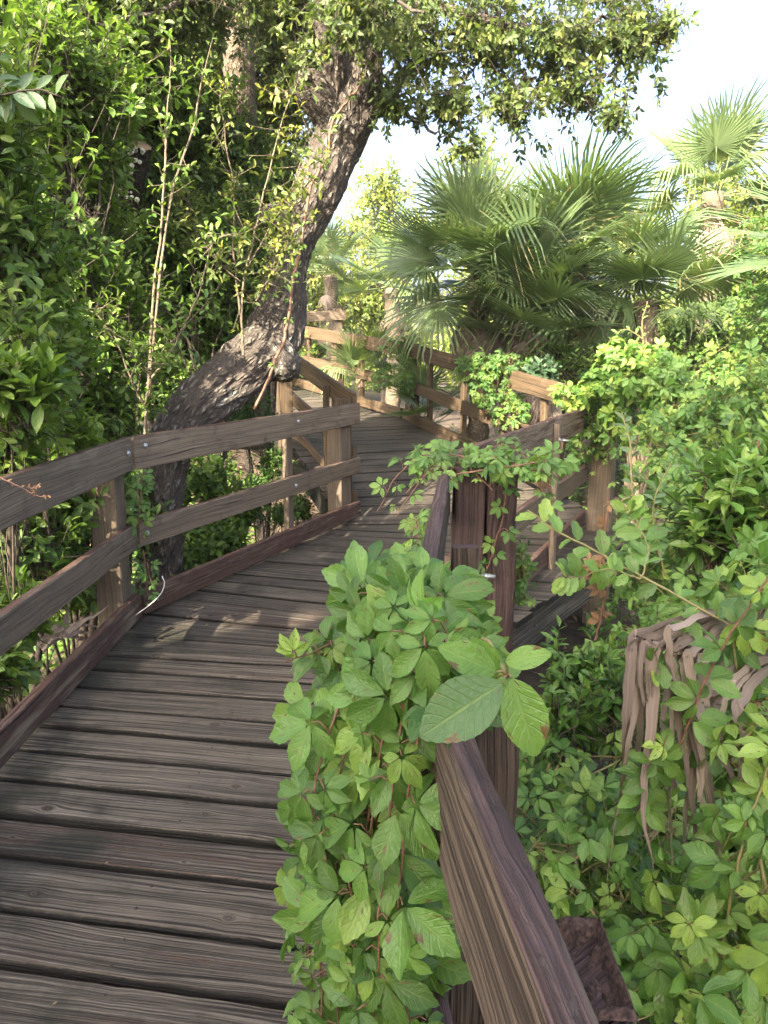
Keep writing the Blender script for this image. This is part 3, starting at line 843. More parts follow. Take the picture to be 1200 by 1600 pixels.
# ------------------------------------------------------------------ leaning oak
def px_path(rows):
    """rows: px, py, distance, half width in px -> x, y, z, radius"""
    return np.array([np.append(Pd(a, b, d), r * d / FPX) for a, b, d, r in rows])
def oak():
    rt = thing('oak_tree', 'big leaning oak with lichened furrowed trunk bent like an elbow over the left railing', 'tree', (-1.62, 5.35, -.75))
    mb = MB()
    c = px_path([(232, 1010, 5.35, 48), (240, 940, 5.35, 37), (250, 850, 5.35, 32), (256, 760, 5.4, 32), (272, 690, 5.5, 34), (315, 630, 5.65, 40), (370, 583, 5.85, 41), (418, 540, 6.05, 42), (437, 490, 6.15, 37),
                 (447, 430, 6.2, 29), (463, 370, 6.25, 31), (492, 310, 6.3, 33), (520, 245, 6.35, 35), (540, 190, 6.4, 42), (550, 120, 6.45, 42), (560, 50, 6.5, 36), (570, -40, 6.5, 32), (560, -200, 6.4, 27), (600, -420, 6.2, 20)])
    p = smooth_path(c, 420)
    tube(mb, p[:, :3], p[:, 3], 80, wob=.22, seed=3, ridge=.022)
    # burl under the elbow, fork and stubs
    for rows, sd in (([(405, 535, 6.02, 30), (428, 560, 5.95, 34), (445, 582, 5.9, 24), (450, 594, 5.88, 10)], 1),
                     ([(545, 215, 6.4, 34), (515, 178, 6.3, 30), (492, 145, 6.2, 27), (474, 128, 6.15, 20), (464, 122, 6.13, 12)], 2),
                     ([(470, 348, 6.25, 22), (446, 343, 6.15, 20), (426, 338, 6.05, 17), (412, 344, 6.0, 13)], 3),
                     ([(515, 180, 6.3, 18), (520, 110, 6.2, 15), (505, 40, 6.1, 13), (490, -60, 6.0, 11)], 4)):
        q = smooth_path(px_path(rows), 50)
        tube(mb, q[:, :3], q[:, 3], 44, wob=.25, seed=sd, ridge=.016)
    tr = mb.build('trunk', M_BARK, rt)
    lb = MB()
    top = c[-4][:3]
    ends = []
    for rows in ([(565, 60, 6.5, 16), (640, 10, 6.3, 14), (760, 30, 6.2, 11), (870, 60, 6.2, 7), (940, 30, 6.2, 4), (1000, 45, 6.2, 1)],
                 [(570, 190, 6.4, 14), (610, 160, 6.3, 11), (650, 90, 6.3, 7), (700, 50, 6.4, 5), (770, 90, 6.5, 3), (820, 150, 6.5, 1)],
                 [(570, -40, 6.5, 20), (700, -90, 6.8, 15), (850, -60, 7.0, 10), (960, 20, 7.1, 6), (1000, 120, 7.1, 2)],
                 [(560, -60, 6.4, 18), (430, -60, 6.0, 13), (300, 0, 5.7, 9), (200, 30, 5.5, 5), (120, 30, 5.3, 2)],
                 [(555, 30, 6.4, 12), (520, -10, 5.8, 9), (560, -40, 5.0, 6), (660, 20, 4.7, 3)],
                 [(600, 120, 6.3, 7), (640, 180, 6.2, 5), (690, 210, 6.1, 3), (730, 250, 6.1, 2)]):
        q = smooth_path(px_path(rows), 26)
        q[:, :3] += R(len(ends)).normal(0, .012, (26, 3))
        tube(lb, q[:, :3], q[:, 3] * .6, 10, cap=False, wob=.2, seed=len(ends))
        ends.append(q)
    rg = R(77)
    lim = lb.build('limb', M_BARK, rt)
    cb, tb = MB(), MB()
    P, D = [], []
    # crown: sprays hanging off the limbs
    def blob(px, py, d, rx, ry, rz):
        return (Pd(px, py, d), (rx, ry, rz))
    blobs = [blob(640, 60, 6.2, .75, .8, .6), (Pd(760, 60, 6.3), (.8, .9, .65)), (Pd(880, 70, 6.3), (.75, .9, .6)), (Pd(985, 60, 6.2), (.5, .7, .55)), (Pd(1040, 50, 6.2), (.28, .4, .28)),
             (Pd(700, 170, 6.1), (.42, .5, .35)), (Pd(800, 170, 6.2), (.45, .6, .35)), (Pd(900, 150, 6.2), (.38, .5, .35)), (Pd(960, 190, 6.1), (.22, .3, .25)), (Pd(735, 235, 6.1), (.22, .3, .16)), (Pd(610, 170, 6.1), (.25, .3, .3)),
             (Pd(560, 20, 5.6), (.7, .6, .5)), (Pd(760, -80, 6.4), (1.4, 1.2, .6)), (Pd(450, 20, 6.3), (.8, .8, .55)), (Pd(300, 10, 5.8), (.9, .9, .6)), (Pd(350, -150, 6.2), (1.6, 1.5, .8)), (Pd(960, -40, 7.0), (.7, .8, .5))]
    P, D = clusters(rg, blobs, 3900, .2, .85, 3)
    twig_foliage(cb, tb, P, D, rg, SIMPLE_LO, .062, 8, .13, .0, .8, .22, hang=.35, twig_r=.0022)
    cr = cb.build('crown', M_OAK, rt)
    tb.build('twigs', M_TWIG, rt)
oak()

# reddish vine climbing the oak
def trunk_vine():
    rt = thing('climbing_vine', 'thin reddish vine stem snaking up the leaning oak trunk', 'vine', tuple(Pd(405, 610, 5.65)))
    mb = MB()
    c = px_path([(398, 640, 5.55, 5), (420, 592, 5.62, 5), (440, 540, 5.72, 5), (452, 490, 5.85, 5), (457, 440, 5.93, 5), (470, 385, 5.97, 5), (478, 330, 6.02, 4.5), (488, 285, 6.03, 4.5), (510, 245, 6.05, 4), (520, 190, 6.08, 4), (540, 160, 6.08, 3.5), (562, 135, 6.1, 3), (566, 120, 6.1, 2)])
    p = smooth_path(c, 60)
    p[:, :3] += R(1).normal(0, .004, (60, 3))
    tube(mb, p[:, :3], p[:, 3] * .5, 7)
    mb.build('stem', M_STEM, rt)
    rg = R(8); lb = MB()
    k = rg.integers(5, 58, 16)
    pos = p[k, :3]
    d = sph(rg, 16) + np.array((0, -.8, .1))
    put_leaves(lb, PAL_LO, pos, d, np.tile((0, -.6, .8), (16, 1)), .055, .4, rg)
    lb.build('foliage', M_CREEPB, rt)
trunk_vine()

# ------------------------------------------------------------------ evergreen shrubs and understorey on the left
def shrub(name, label, cat, base, blobs, n, tm, L, mat, seed, per=7, tl=.16, up=.35, young=.25, hang=0, trunk_r=.03, nl=7, bark=M_TWIG, shell=.35, lump=.45, tone=(0, 1), group=None, rand=.55, twig_r=.0025, straight=False):
    rg = R(seed)
    base = np.asarray(base, float)
    rt = thing(name, label, cat, tuple(base), group)
    tb, lb, wb = MB(), MB(), MB()
    P, D = clusters(rg, blobs, n, shell, lump, seed)
    ctr = np.mean([b[0] for b in blobs], 0)
    topz = max(b[0][2] for b in blobs)
    for b in blobs:
        mid = base + (np.asarray(b[0]) - base) * .5 + rg.normal(0, .08, 3) * (trunk_r / .03)
        s = smooth_path([base, mid, np.asarray(b[0]) + np.array((0, 0, b[1][2] * .5))], 14)
        tube(wb, s, np.linspace(trunk_r, trunk_r * .35, 14), 8, wob=.12, seed=seed, cap=False)
        pick = rg.choice(len(P), min(nl, len(P)), replace=False)
        near = [i for i in rg.permutation(len(P)) if np.all(np.abs(P[i] - b[0]) < np.array(b[1]) * 1.1)][:nl]
        limbs(wb, lambda k: s[rg.integers(6, 13)], [P[i] for i in near], trunk_r * .35, rg, 8, .05, 5)
    wb.build('trunk', bark, rt)
    twig_foliage(lb, tb, P, D, rg, tm, L, per, tl, up, rand, young, hang, tone, twig_r)
    lb.build('foliage', mat, rt)
    tb.build('twigs', M_TWIG, rt)
    return rt

def B(px, py, d, rx, ry=None, rz=None):
    ry = ry or rx; rz = rz or rx
    return (Pd(px, py, d), (rx, ry, rz))
def G(px, py, d):
    q = Pd(px, py, d)
    return (q[0], q[1], float(GZ(q[0], q[1])))

shrub('evergreen_shrub', 'glossy evergreen shrub at the left edge with bright whorled leaves above the railing', 'shrub', G(-60, 600, 3.4),
      [B(10, 420, 3.5, .42, .6, .55), B(-40, 640, 3.2, .40, .5, .35), B(70, 560, 3.9, .35, .5, .4), B(-60, 200, 3.4, .5, .7, .6)], 1150, OBOV, .075, M_LAUREL, 21, 8, .13, .5, .45, trunk_r=.022, bark=M_TWIG)
shrub('evergreen_shrub', 'tall evergreen shrub with dense leaves filling the view left of the cut trunk', 'shrub', G(90, 600, 5.0),
      [B(110, 330, 4.9, .6, .7, .7), B(60, 520, 4.7, .55, .6, .5), B(170, 500, 5.1, .5, .6, .5), B(90, 130, 4.9, .7, .8, .6), B(150, 640, 5.0, .4, .5, .35)], 2400, OBOV, .075, M_LAUREL, 22, 8, .14, .45, .35, trunk_r=.035)
shrub('evergreen_shrub', 'dark evergreen shrub between the cut trunk and the leaning oak', 'shrub', G(300, 560, 7.0),
      [B(270, 420, 7.0, .8, .7, .9), B(370, 400, 7.2, .6, .7, .7), B(200, 250, 6.8, .7, .8, .7), B(360, 520, 7.2, .55, .6, .5), B(330, 240, 7.4, .8, .8, .7), B(250, 600, 6.8, .5, .5, .4), B(300, 340, 6.6, .5, .5, .5), B(180, 380, 6.2, .45, .5, .5)], 4000, SIMPLE, .075, M_SHRUB, 23, 8, .15, .3, .25, trunk_r=.04)
shrub('understorey_tree', 'leafy tree whose sunlit crown fills the upper left corner', 'tree', G(20, 500, 6.4),
      [B(60, 90, 5.6, .9, .9, .8), B(180, 60, 6.2, .8, .9, .7), B(-40, -60, 5.5, 1.0, 1, .8), B(250, 150, 7.0, .7, .8, .6), B(150, -100, 6.0, 1.0, 1, .7)], 2500, SIMPLE, .08, M_LAUREL, 24, 7, .16, .25, .5, trunk_r=.06, bark=M_BARKD)
shrub('understorey_tree', 'slim tree crown behind the palm trunk, left of the upper oak trunk', 'tree', G(400, 450, 8.6),
      [B(430, 130, 8.4, .9, .9, .8), B(400, 270, 8.6, .8, .8, .8), B(320, 100, 8.6, 1.0, 1, .9), B(440, 20, 8.5, 1.0, 1, .8), B(410, 400, 8.4, .5, .6, .6)], 3000, SIMPLE_LO, .08, M_OAK, 25, 7, .16, .2, .5, trunk_r=.05, bark=M_BARKD)
shrub('low_shrub', 'low dark broadleaf shrub showing through the middle left railing', 'shrub', G(330, 830, 5.9),
      [B(330, 840, 5.9, .38, .4, .25), B(290, 890, 5.6, .3, .3, .2), B(370, 790, 6.2, .3, .3, .25), B(310, 740, 6.4, .4, .4, .25)], 420, SIMPLE, .095, M_SHRUB, 26, 7, .12, .6, .15, trunk_r=.012)
shrub('low_shrub', 'broad shady shrub mass under the left rails around the corner post', 'shrub', G(100, 860, 4.9),
      [B(60, 800, 4.6, .5, .5, .35), B(180, 800, 5.2, .45, .4, .4), B(110, 900, 4.6, .4, .4, .25), B(20, 880, 4.2, .4, .4, .25), B(230, 760, 5.9, .4, .4, .4), B(-60, 820, 4.2, .4, .5, .35), B(20, 830, 3.7, .3, .3, .25), B(80, 780, 4.0, .3, .3, .22)], 1300, SIMPLE, .085, M_SHRUB, 30, 7, .12, .5, .2, trunk_r=.012)
shrub('low_shrub', 'low leafy shrub with pale green tips under the left foreground railing', 'shrub', G(20, 1000, 3.4),
      [B(15, 960, 3.3, .22, .3, .2), B(-20, 1040, 3.0, .2, .3, .2), B(70, 900, 3.9, .25, .3, .2)], 190, OBOV, .085, M_LAUREL, 27, 8, .1, .6, .4, trunk_r=.01)
shrub('low_shrub', 'low shrub sprig with long leaves just above the left edge of the top railing', 'shrub', G(-20, 760, 3.6),
      [B(30, 640, 3.4, .2, .25, .14), B(-30, 700, 3.2, .22, .25, .16), B(110, 680, 4.0, .18, .2, .16), B(20, 590, 3.0, .22, .25, .16)], 190, SIMPLE_HI, .10, M_LAUREL, 28, 9, .1, .8, .35, trunk_r=.01)
shrub('low_shrub', 'fresh green shrub behind the oak elbow, between oak and ramp railing', 'shrub', G(400, 640, 7.6),
      [B(385, 640, 7.6, .35, .4, .3), B(430, 720, 7.5, .22, .25, .22), B(330, 660, 7.2, .3, .3, .2), B(400, 760, 7.4, .3, .3, .25), B(470, 790, 8.0, .2, .3, .2), B(440, 800, 6.9, .2, .2, .14)], 700, SIMPLE_LO, .055, M_CREEPB, 29, 9, .14, .4, .2, trunk_r=.012)
for i, (px, d, lab, sp) in enumerate(((-150, 10.5, 'dark backing tree far left behind the evergreen shrubs', 1.8), (130, 12, 'dark backing tree behind the cut trunk', 1.9), (330, 13.5, 'dark backing tree behind the palm trunk and oak', 1.7))):
    q = Pd(px, 300, d)
    shrub('backing_tree', lab, 'tree', (q[0], q[1], float(GZ(q[0], q[1]))), [((q[0], q[1], 4.6), (sp, 1.6, 1.7)), ((q[0] - .8, q[1] - .4, 2.6), (sp, 1.5, 1.6)), ((q[0] + .7, q[1] - .3, 1.6), (sp * .8, 1.2, 1.3)), ((q[0] + .3, q[1] + .3, 6.8), (sp, 1.6, 1.4))],
          2300, SIMPLE_LO, .12, M_SHRUB, 60 + i, 6, .2, .2, .3, trunk_r=.09, bark=M_BARKD)

# sapling with pale upright stems
def sapling(label, rows_list, seed, n_leaf=36, L=.06, mat=M_LAUREL, bark=M_BARKP, name='sapling', young=.4, tm=SIMPLE):
    rg = R(seed)
    q0 = px_path(rows_list[0])[0]
    rt = thing(name, label, 'sapling', tuple(q0[:3]))
    wb, lb = MB(), MB()
    P, D = [], []
    for rows in rows_list:
        p = smooth_path(px_path(rows), 30)
        p[1:, :3] += np.cumsum(rg.normal(0, .0035, (29, 3)), 0)
        p[:, 3] *= .45
        tube(wb, p[:, :3], p[:, 3], 7, cap=False)
        t = nrm(np.gradient(p[:, :3], axis=0))
        for k in range(n_leaf):
            i = rg.integers(6, 30)
            sd = nrm(sph(rg, 1)[0] + np.array((0, 0, .3)))
            ln = rg.uniform(.05, .22)
            e = p[i, :3] + sd * ln
            P.append(e); D.append(sd)
            tube(wb, [p[i, :3], p[i, :3] + sd * ln * .5 + np.array((0, 0, -.004)), e], (p[i, 3] * .35, .002, .0012), 4, cap=False)
    wb.build('stem', bark, rt)
    twig_foliage(lb, None, np.array(P), np.array(D), rg, tm, L, 5, .08, .4, .5, young)
    lb.build('foliage', mat, rt)
    return rt
sapling('sapling with two pale upright stems rising in front of the evergreens', [
    [(226, 690, 4.75, 6), (236, 560, 4.75, 5.5), (245, 440, 4.75, 4.5), (258, 350, 4.75, 4), (266, 220, 4.75, 3.5), (270, 130, 4.75, 2), (272, 60, 4.75, 1)],
    [(226, 690, 4.75, 6), (240, 560, 4.75, 5), (256, 420, 4.75, 4.5), (272, 300, 4.78, 4), (305, 210, 4.8, 3.5), (318, 140, 4.8, 2.5), (330, 70, 4.8, 1)],
    [(228, 640, 4.75, 5), (200, 590, 4.7, 3.5), (180, 530, 4.65, 2.5), (150, 490, 4.6, 2), (120, 478, 4.6, 1)],
    [(230, 600, 4.75, 5), (270, 530, 4.75, 4), (300, 470, 4.7, 3), (330, 380, 4.7, 2.5), (380, 365, 4.7, 1.2)],
    [(230, 580, 4.75, 4), (262, 545, 4.6, 3), (300, 500, 4.5, 2), (345, 455, 4.45, 1)],
    [(225, 640, 4.75, 4), (235, 600, 4.6, 3), (222, 560, 4.55, 2), (198, 540, 4.5, 1)]], 31, 22, .055, M_LAUREL)
sapling('sapling of thin tan branches just left of the oak trunk', [
    [(380, 560, 5.6, 5), (375, 470, 5.6, 4), (390, 380, 5.6, 3.5), (410, 290, 5.6, 3), (440, 180, 5.6, 2), (470, 110, 5.6, 1)],
    [(378, 500, 5.6, 4), (362, 400, 5.6, 3.5), (365, 320, 5.6, 3), (350, 230, 5.6, 2), (340, 150, 5.5, 1)],
    [(385, 420, 5.6, 3), (420, 350, 5.5, 2.5), (450, 290, 5.45, 2), (480, 200, 5.4, 1)],
    [(375, 440, 5.6, 3), (330, 400, 5.5, 2.5), (300, 350, 5.5, 1.5), (290, 300, 5.5, 1)], [(400, 470, 5.5, 2), (440, 400, 5.4, 1.6), (455, 330, 5.35, 1)]], 32, 55, .058, M_OAK, young=.6)

def cut_trunk():
    rt = thing('cut_trunk', 'dark sawn-off trunk with pale cut face and white lichen among the evergreens', 'trunk', G(185, 640, 6.3))
    mb = MB()
    c = px_path([(185, 900, 6.3, 22), (188, 700, 6.3, 20), (186, 520, 6.3, 19), (190, 400, 6.25, 18), (203, 310, 6.2, 17), (214, 255, 6.15, 16), (221, 226, 6.1, 15)])
    p = smooth_path(c, 50)
    tube(mb, p[:, :3], p[:, 3], 18, wob=.2, seed=9, cap=False)
    mb.build('trunk', M_BARKD, rt)
    cb = MB()
    t = nrm(p[-1, :3] - p[-2, :3])
    tube(cb, [p[-1, :3] - t * .01, p[-1, :3] + t * .004], p[-1, 3] * .97, 18)
    cb.build('cut_face', plain_mat('sawn_wood', (0.30, 0.2, 0.12), (0.45, 0.33, 0.21), 30, .8), rt)
    lb = MB(); rg = R(4)
    for i in range(26):
        q = p[48 - rg.integers(2, 16), :3] + np.array((rg.normal(.01, .03), -.083, rg.normal(0, .02)))
        tube(lb, [q, q + np.array((0, -.008, 0))], rg.uniform(.008, .02), 9)
    lb.build('lichen', plain_mat('white_lichen', (0.5, 0.5, 0.44), (0.68, 0.68, 0.6), 60, .9), rt)
cut_trunk()

def palm_trunk():
    rt = thing('cabbage_palm', 'tan ringed palm trunk hanging in the leaves left of the oak fork', 'palm', G(380, 600, 7.6))
    mb = MB()
    c = px_path([(392, 700, 7.6, 24), (388, 500, 7.6, 24), (383, 330, 7.6, 23), (378, 200, 7.6, 23), (372, 60, 7.6, 22), (366, -120, 7.6, 22), (362, -240, 7.6, 20)])
    p = smooth_path(c, 160)
    rr = p[:, 3] * (1 + .05 * np.sin(np.arange(160) * 1.7))
    tube(mb, p[:, :3], rr, 18, wob=.12, seed=2)
    mb.build('trunk', M_BARKPALM, rt)
    return rt, p[-1, :3]
palm2, palm2_top = palm_trunk()

# ------------------------------------------------------------------ fan palms
def fan_mesh(name, seed, nseg=46, spread=128, droop=.25, tipdroop=.5, rag=.12, petiole=.7, width=1.0, mat=None, cup=.18, crush=0.0, gap=.0):
    rg = R(seed)
    mb = MB()
    s = np.linspace(0, 1, 8)
    pet = np.stack([np.zeros(8), s * petiole, -.02 * np.sin(s * PI)], -1)
    tube(mb, pet, np.linspace(.016, .009, 8), 6, (.8, .0, 0))
    angs = np.radians(np.linspace(-spread, spread, nseg))
    dA = angs[1] - angs[0]
    fuse = .36
    rs = np.array((.02, .2, fuse, .6, .82, 1.0))
    wv = np.array((1, 1, 1, .78, .46, .03)) * width
    for k, a in enumerate(angs):
        if gap and rg.uniform() < gap:
            continue
        Lk = (1 - .28 * (abs(a) / math.radians(spread)) ** 2) * rg.uniform(1 - rag, 1 + rag * .4)
        td = tipdroop * rg.uniform(.3, 1.7)
        aj = a * (1 - crush) + rg.normal(0, .012)
        tw = rg.normal(0, .12)
        V, Bc = [], []
        for r, w in zip(rs, wv):
            rr = r * Lk
            hw = min(r, fuse) * Lk * math.tan(dA / 2) * w * 1.02
            aa = aj + (rg.normal(0, .02) if r > fuse else 0) + tw * max(0, r - fuse) * .3
            ca, sa = math.cos(aa), math.sin(aa)
            f = max(0, r - fuse)
            zz = cup * rr * abs(math.sin(a)) - droop * rr * rr - td * f * f * 1.6
            shr = 1 / math.sqrt(1 + (2 * td * f * 1.2) ** 2)
            for u in (-1, 0, 1):
                rad = rr if r <= fuse else (fuse + (r - fuse) * shr) * Lk
                x, y = sa * rad + u * hw * ca, ca * rad - u * hw * sa
                V.append((x, petiole + y, zz + (.34 * hw if u == 0 else -.20 * hw)))
                Bc.append((u, r, 0))
        F = []
        for i in range(len(rs) - 1):
            for j in range(2):
                q = i * 3 + j
                F.append((q, q + 1, q + 4, q + 3))
        mb.add(V, {4: F}, Bc, (rg.uniform(), 0, rg.uniform()))
    o = mb.build(name, mat)
    return o
FANS = [fan_mesh('frond', 100 + i, 36, sp, dr, td, .1, .75, 1.05, M_PALM, cp) for i, (sp, dr, td, cp) in enumerate(((130, .05, .06, .16), (115, .10, .14, .22), (128, .16, .35, .14), (112, .30, .95, .15)))]
YFAN = fan_mesh('frond', 120, 34, 70, .02, .08, .1, .7, .8, M_PALMY, .2)
DFAN = [fan_mesh('dead_frond', 130 + i, 30, 105, .5, 1.1, .2, .55, .62, M_PALMD, .05, cr, .12) for i, cr in enumerate((.35, .6))]
USED = set()
def put_frond(src, parent, pos, d, n, size, name=None):
    o = src if src.name not in USED else src.copy()
    if src.name not in USED:
        USED.add(src.name)
    else:
        COL.objects.link(o)
    o.parent = parent
    m = frames(np.asarray(d, float), np.asarray(n, float))
    from mathutils import Matrix
    mm = Matrix(((*m[0], 0), (*m[1], 0), (*m[2], 0), (0, 0, 0, 1)))
    o.matrix_local = Matrix.Translation(Vector(np.asarray(pos) - BASE[parent.name])) @ mm @ Matrix.Scale(size, 4)
    return o
def fan_palm(label, crown, n, size, seed, elev=(80, -25), dead=4, young=1, trunk_r=.14, az=(0, 360), name='fan_palm', droopy=.2, group='fan palms', rt=None, skirt=True):
    rg = R(seed)
    crown = np.asarray(crown, float)
    gz = float(GZ(crown[0], crown[1]))
    if rt is None:
        rt = thing(name, label, 'palm', (crown[0], crown[1], gz), group)
        mb = MB()
        L = crown[2] - gz
        s = np.linspace(0, 1, 24)
        tube(mb, np.array((crown[0], crown[1], gz)) + np.stack([.05 * np.sin(s * 3), .04 * s, s * L], -1), trunk_r * (1 + .1 * np.sin(s * 60)), 14, wob=.3, seed=seed)
        mb.build('trunk', M_BARKPALM, rt)
    for i in range(n):
        f = (i + .5) / n
        el = math.radians(elev[0] + (elev[1] - elev[0]) * f + rg.normal(0, 6))
        a = math.radians(az[0] + ((i * 137.5) % 360) / 360 * (az[1] - az[0]) + rg.normal(0, 8))
        d = np.array((math.cos(a) * math.cos(el), math.sin(a) * math.cos(el), math.sin(el)))
        up = np.array((-math.cos(a) * math.sin(el), -math.sin(a) * math.sin(el), math.cos(el))) + rg.normal(0, .25, 3)
        k = rg.integers(0, 2) if rg.uniform() > droopy else rg.integers(2, 4)
        if el < -0.15:
            k = rg.integers(2, 4)
        put_frond(FANS[k], rt, crown + rg.normal(0, .05, 3), d, up, size * rg.uniform(.82, 1.1))
    for i in range(young):
        a = rg.uniform(0, 2 * PI)
        put_frond(YFAN, rt, crown, (math.cos(a) * .25, math.sin(a) * .25 - .2, 1), (0, -1, .3), size * .7)
    for i in range(dead):
        a = math.radians(rg.uniform(150, 390))
        put_frond(DFAN[i % 2], rt, crown - np.array((0, 0, rg.uniform(.1, .4))), (math.cos(a) * .6, math.sin(a) * .6, -1), (math.cos(a), math.sin(a), .5), size * rg.uniform(.7, 1.0))
    return rt
fan_palm('large fan palm behind the ramp railing, left half of the palm clump, dark spiky fronds', Pd(748, 430, 10.2), 27, .94, 201, (84, -38), 10, 2)
fan_palm('large fan palm right half of the clump with drooping shaggy fronds and dead brown leaves', Pd(900, 425, 10.4), 29, 1.02, 202, (82, -42), 13, 1, droopy=.45)
fan_palm('low fan palm beneath the palm clump with a fresh yellow-green frond', Pd(835, 520, 9.6), 12, .72, 203, (70, 0), 3, 2)
fan_palm('fan palm in the middle of the clump, lower than its neighbours', Pd(815, 470, 9.8), 13, .85, 211, (75, -5), 6, 1)
fan_palm('small droopy fan palm on the right side of the clump', Pd(1010, 470, 9.6), 14, .85, 207, (70, -35), 4, 0, droopy=.7)
fan_palm('tall pale fan palm standing against the sky at the right', Pd(1115, 300, 12.0), 20, .85, 204, (88, -20), 8, 1)
fan_palm('fan palm frond cluster entering at the right edge', Pd(1330, 400, 7.0), 11, .8, 205, (70, -20), 3, 0)
fan_palm('distant pale fan palm between the oak and the palm clump', Pd(515, 430, 18.0), 12, .8, 206, (80, -20), 3, 1)
fan_palm('distant fan palm just left of the clump behind the far railing', Pd(612, 450, 15.0), 11, .75, 208, (80, -20), 3, 0)
fan_palm('young palmetto with thin blades low behind the ramp railing', Pd(668, 650, 10.4), 8, .55, 209, (75, 15), 0, 0, trunk_r=.05, name='palmetto')
fan_palm('little palmetto growing through the far railing at the top of the ramp', Pd(560, 590, 11.6), 9, .55, 210, (75, 15), 0, 1, trunk_r=.05, name='palmetto')
for i in range(14):
    a = i * 2.4; e = .9 - i * .1
    put_frond(FANS[i % 4], palm2, palm2_top, (math.cos(a) * math.cos(e), math.sin(a) * math.cos(e), math.sin(e)), (0, 0, 1), .9)

# dead fronds lying in the green
def dead_frond(label, rows, seed, w=.03, spreadp=.3, n=16):
    """a bent dead fan: blades from a hub, arching over and hanging"""
    rg = R(seed)
    hub, arch, tip = (np.asarray(q, float) for q in rows)
    mb = MB()
    for i in range(n):
        f = (i / (n - 1) - .5) * 2
        side = nrm(np.cross(tip - hub, (0, -1, .2)))
        a = arch + side * f * spreadp * .55 + rg.normal(0, .02, 3)
        t = tip + side * f * spreadp + rg.normal(0, .05, 3) + np.array((0, 0, -.12 * (1 - abs(f)) + rg.uniform(-.1, .1)))
        wi = w * rg.uniform(.55, 1.25)
        p = smooth_path([hub + side * f * .03, hub + (a - hub) * .55 + np.array((0, 0, .015)), hub + (a - hub) * .93, a + np.array((0, 0, -.012)), a + (t - a) * .3 + rg.normal(0, .008, 3), a + (t - a) * .65 + rg.normal(0, .014, 3), t], 30)
        p[2:] += rg.normal(0, .0022, (28, 3))
        tt = nrm(np.gradient(p, axis=0))
        tw = rg.uniform(-.5, .5) + np.linspace(0, rg.normal(0, .7), 30) + rg.normal(0, .10, 30)
        V, Bc = [], []
        for k in range(30):
            s_ = k / 29
            ww = wi * rg.uniform(.9, 1.08) * (min(1, .4 + s_ * 2.0) if s_ < .6 else max(.04, (1 - s_) / .4) ** .9)
            x = nrm(np.cross(tt[k], (0.1, -1, .3)))
            y = np.cross(tt[k], x)
            dx = x * math.cos(tw[k]) + y * math.sin(tw[k])
            nn = np.cross(tt[k], dx)
            for u in (-1, 0, 1):
                V.append(p[k] + dx * u * ww * .5 + nn * (.13 * ww if u == 0 else 0)); Bc.append((u, s_ * .8, 0))
        F = [(k * 3 + j, k * 3 + j + 1, k * 3 + j + 4, k * 3 + j + 3) for k in range(29) for j in range(2)]
        mb.add(V, {4: F}, Bc, (rg.uniform(), 0, rg.uniform(0, .4)))
    o = mb.build('dead_palm_frond', M_PALMD, loc=tuple(hub), sharp=True)
    return tag(o, label, 'dead frond')
dead_frond('brown dead palm frond arching and hanging in strips among the creepers on the right', (Pd(1190, 950, 1.95), Pd(1040, 1015, 1.72), Pd(1070, 1320, 1.69)), 41, .030, .15, 17)
dead_frond('second dead palm frond strip bundle hanging right of the arched one', (Pd(1230, 1020, 2.0), Pd(1120, 1085, 1.72), Pd(1115, 1300, 1.69)), 42, .028, .08, 8)
dead_frond('small brown dried fan leaf lying behind the left toe board', (Pd(62, 1010, 3.6), Pd(105, 985, 3.7), Pd(150, 962, 3.8)), 43, .035, .07, 9)

# ------------------------------------------------------------------ trees far behind
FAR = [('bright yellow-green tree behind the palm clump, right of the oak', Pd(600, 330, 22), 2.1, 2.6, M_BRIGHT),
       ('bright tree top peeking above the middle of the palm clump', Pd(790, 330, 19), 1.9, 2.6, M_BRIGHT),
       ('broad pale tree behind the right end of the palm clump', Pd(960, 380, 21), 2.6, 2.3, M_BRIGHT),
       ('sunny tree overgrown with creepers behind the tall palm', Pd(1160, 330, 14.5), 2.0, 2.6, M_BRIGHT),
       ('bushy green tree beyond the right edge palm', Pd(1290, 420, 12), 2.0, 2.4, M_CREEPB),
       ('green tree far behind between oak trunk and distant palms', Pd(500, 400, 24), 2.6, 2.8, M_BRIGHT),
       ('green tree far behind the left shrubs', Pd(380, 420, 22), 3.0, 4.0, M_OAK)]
for i, (lab, q, rx, rz, m) in enumerate(FAR):
    gz = float(GZ(q[0], q[1]))
    rg = R(300 + i)
    h = q[2] - gz
    bl = [((q[0] + rg.uniform(-.5, .5) * rx, q[1] + rg.uniform(-.4, .4) * rx, gz + h * f), (rx * s, rx * s, rz * .5)) for f, s in ((.35, .8), (.6, 1.0), (.9, .9), (1.1, .55))]
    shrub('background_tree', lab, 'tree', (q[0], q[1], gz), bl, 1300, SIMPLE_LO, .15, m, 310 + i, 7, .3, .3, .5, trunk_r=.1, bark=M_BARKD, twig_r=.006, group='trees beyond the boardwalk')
def treeline():
    rg = R(400); lb = MB()
    bl = []
    for i in range(46):
        a = math.radians(-62 + 124 * i / 45 + rg.uniform(-1, 1))
        d = rg.uniform(27, 34)
        h = rg.uniform(3.0, 4.6) + (1.5 if a < -.1 else 0)
        bl.append(((math.sin(a) * d, math.cos(a) * d, h * .42), (2.3, 2.0, h * .62)))
    P, D = clusters(rg, bl, 9000, .6, .4, 5)
    twig_foliage(lb, None, P, D, rg, SIMPLE_LO, .30, 5, .4, .3, .6, .5)
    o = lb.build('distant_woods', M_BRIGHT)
    o['kind'] = 'stuff'; o['label'] = 'hazy sunlit woods closing the view far behind'; o['category'] = 'woods'
treeline()

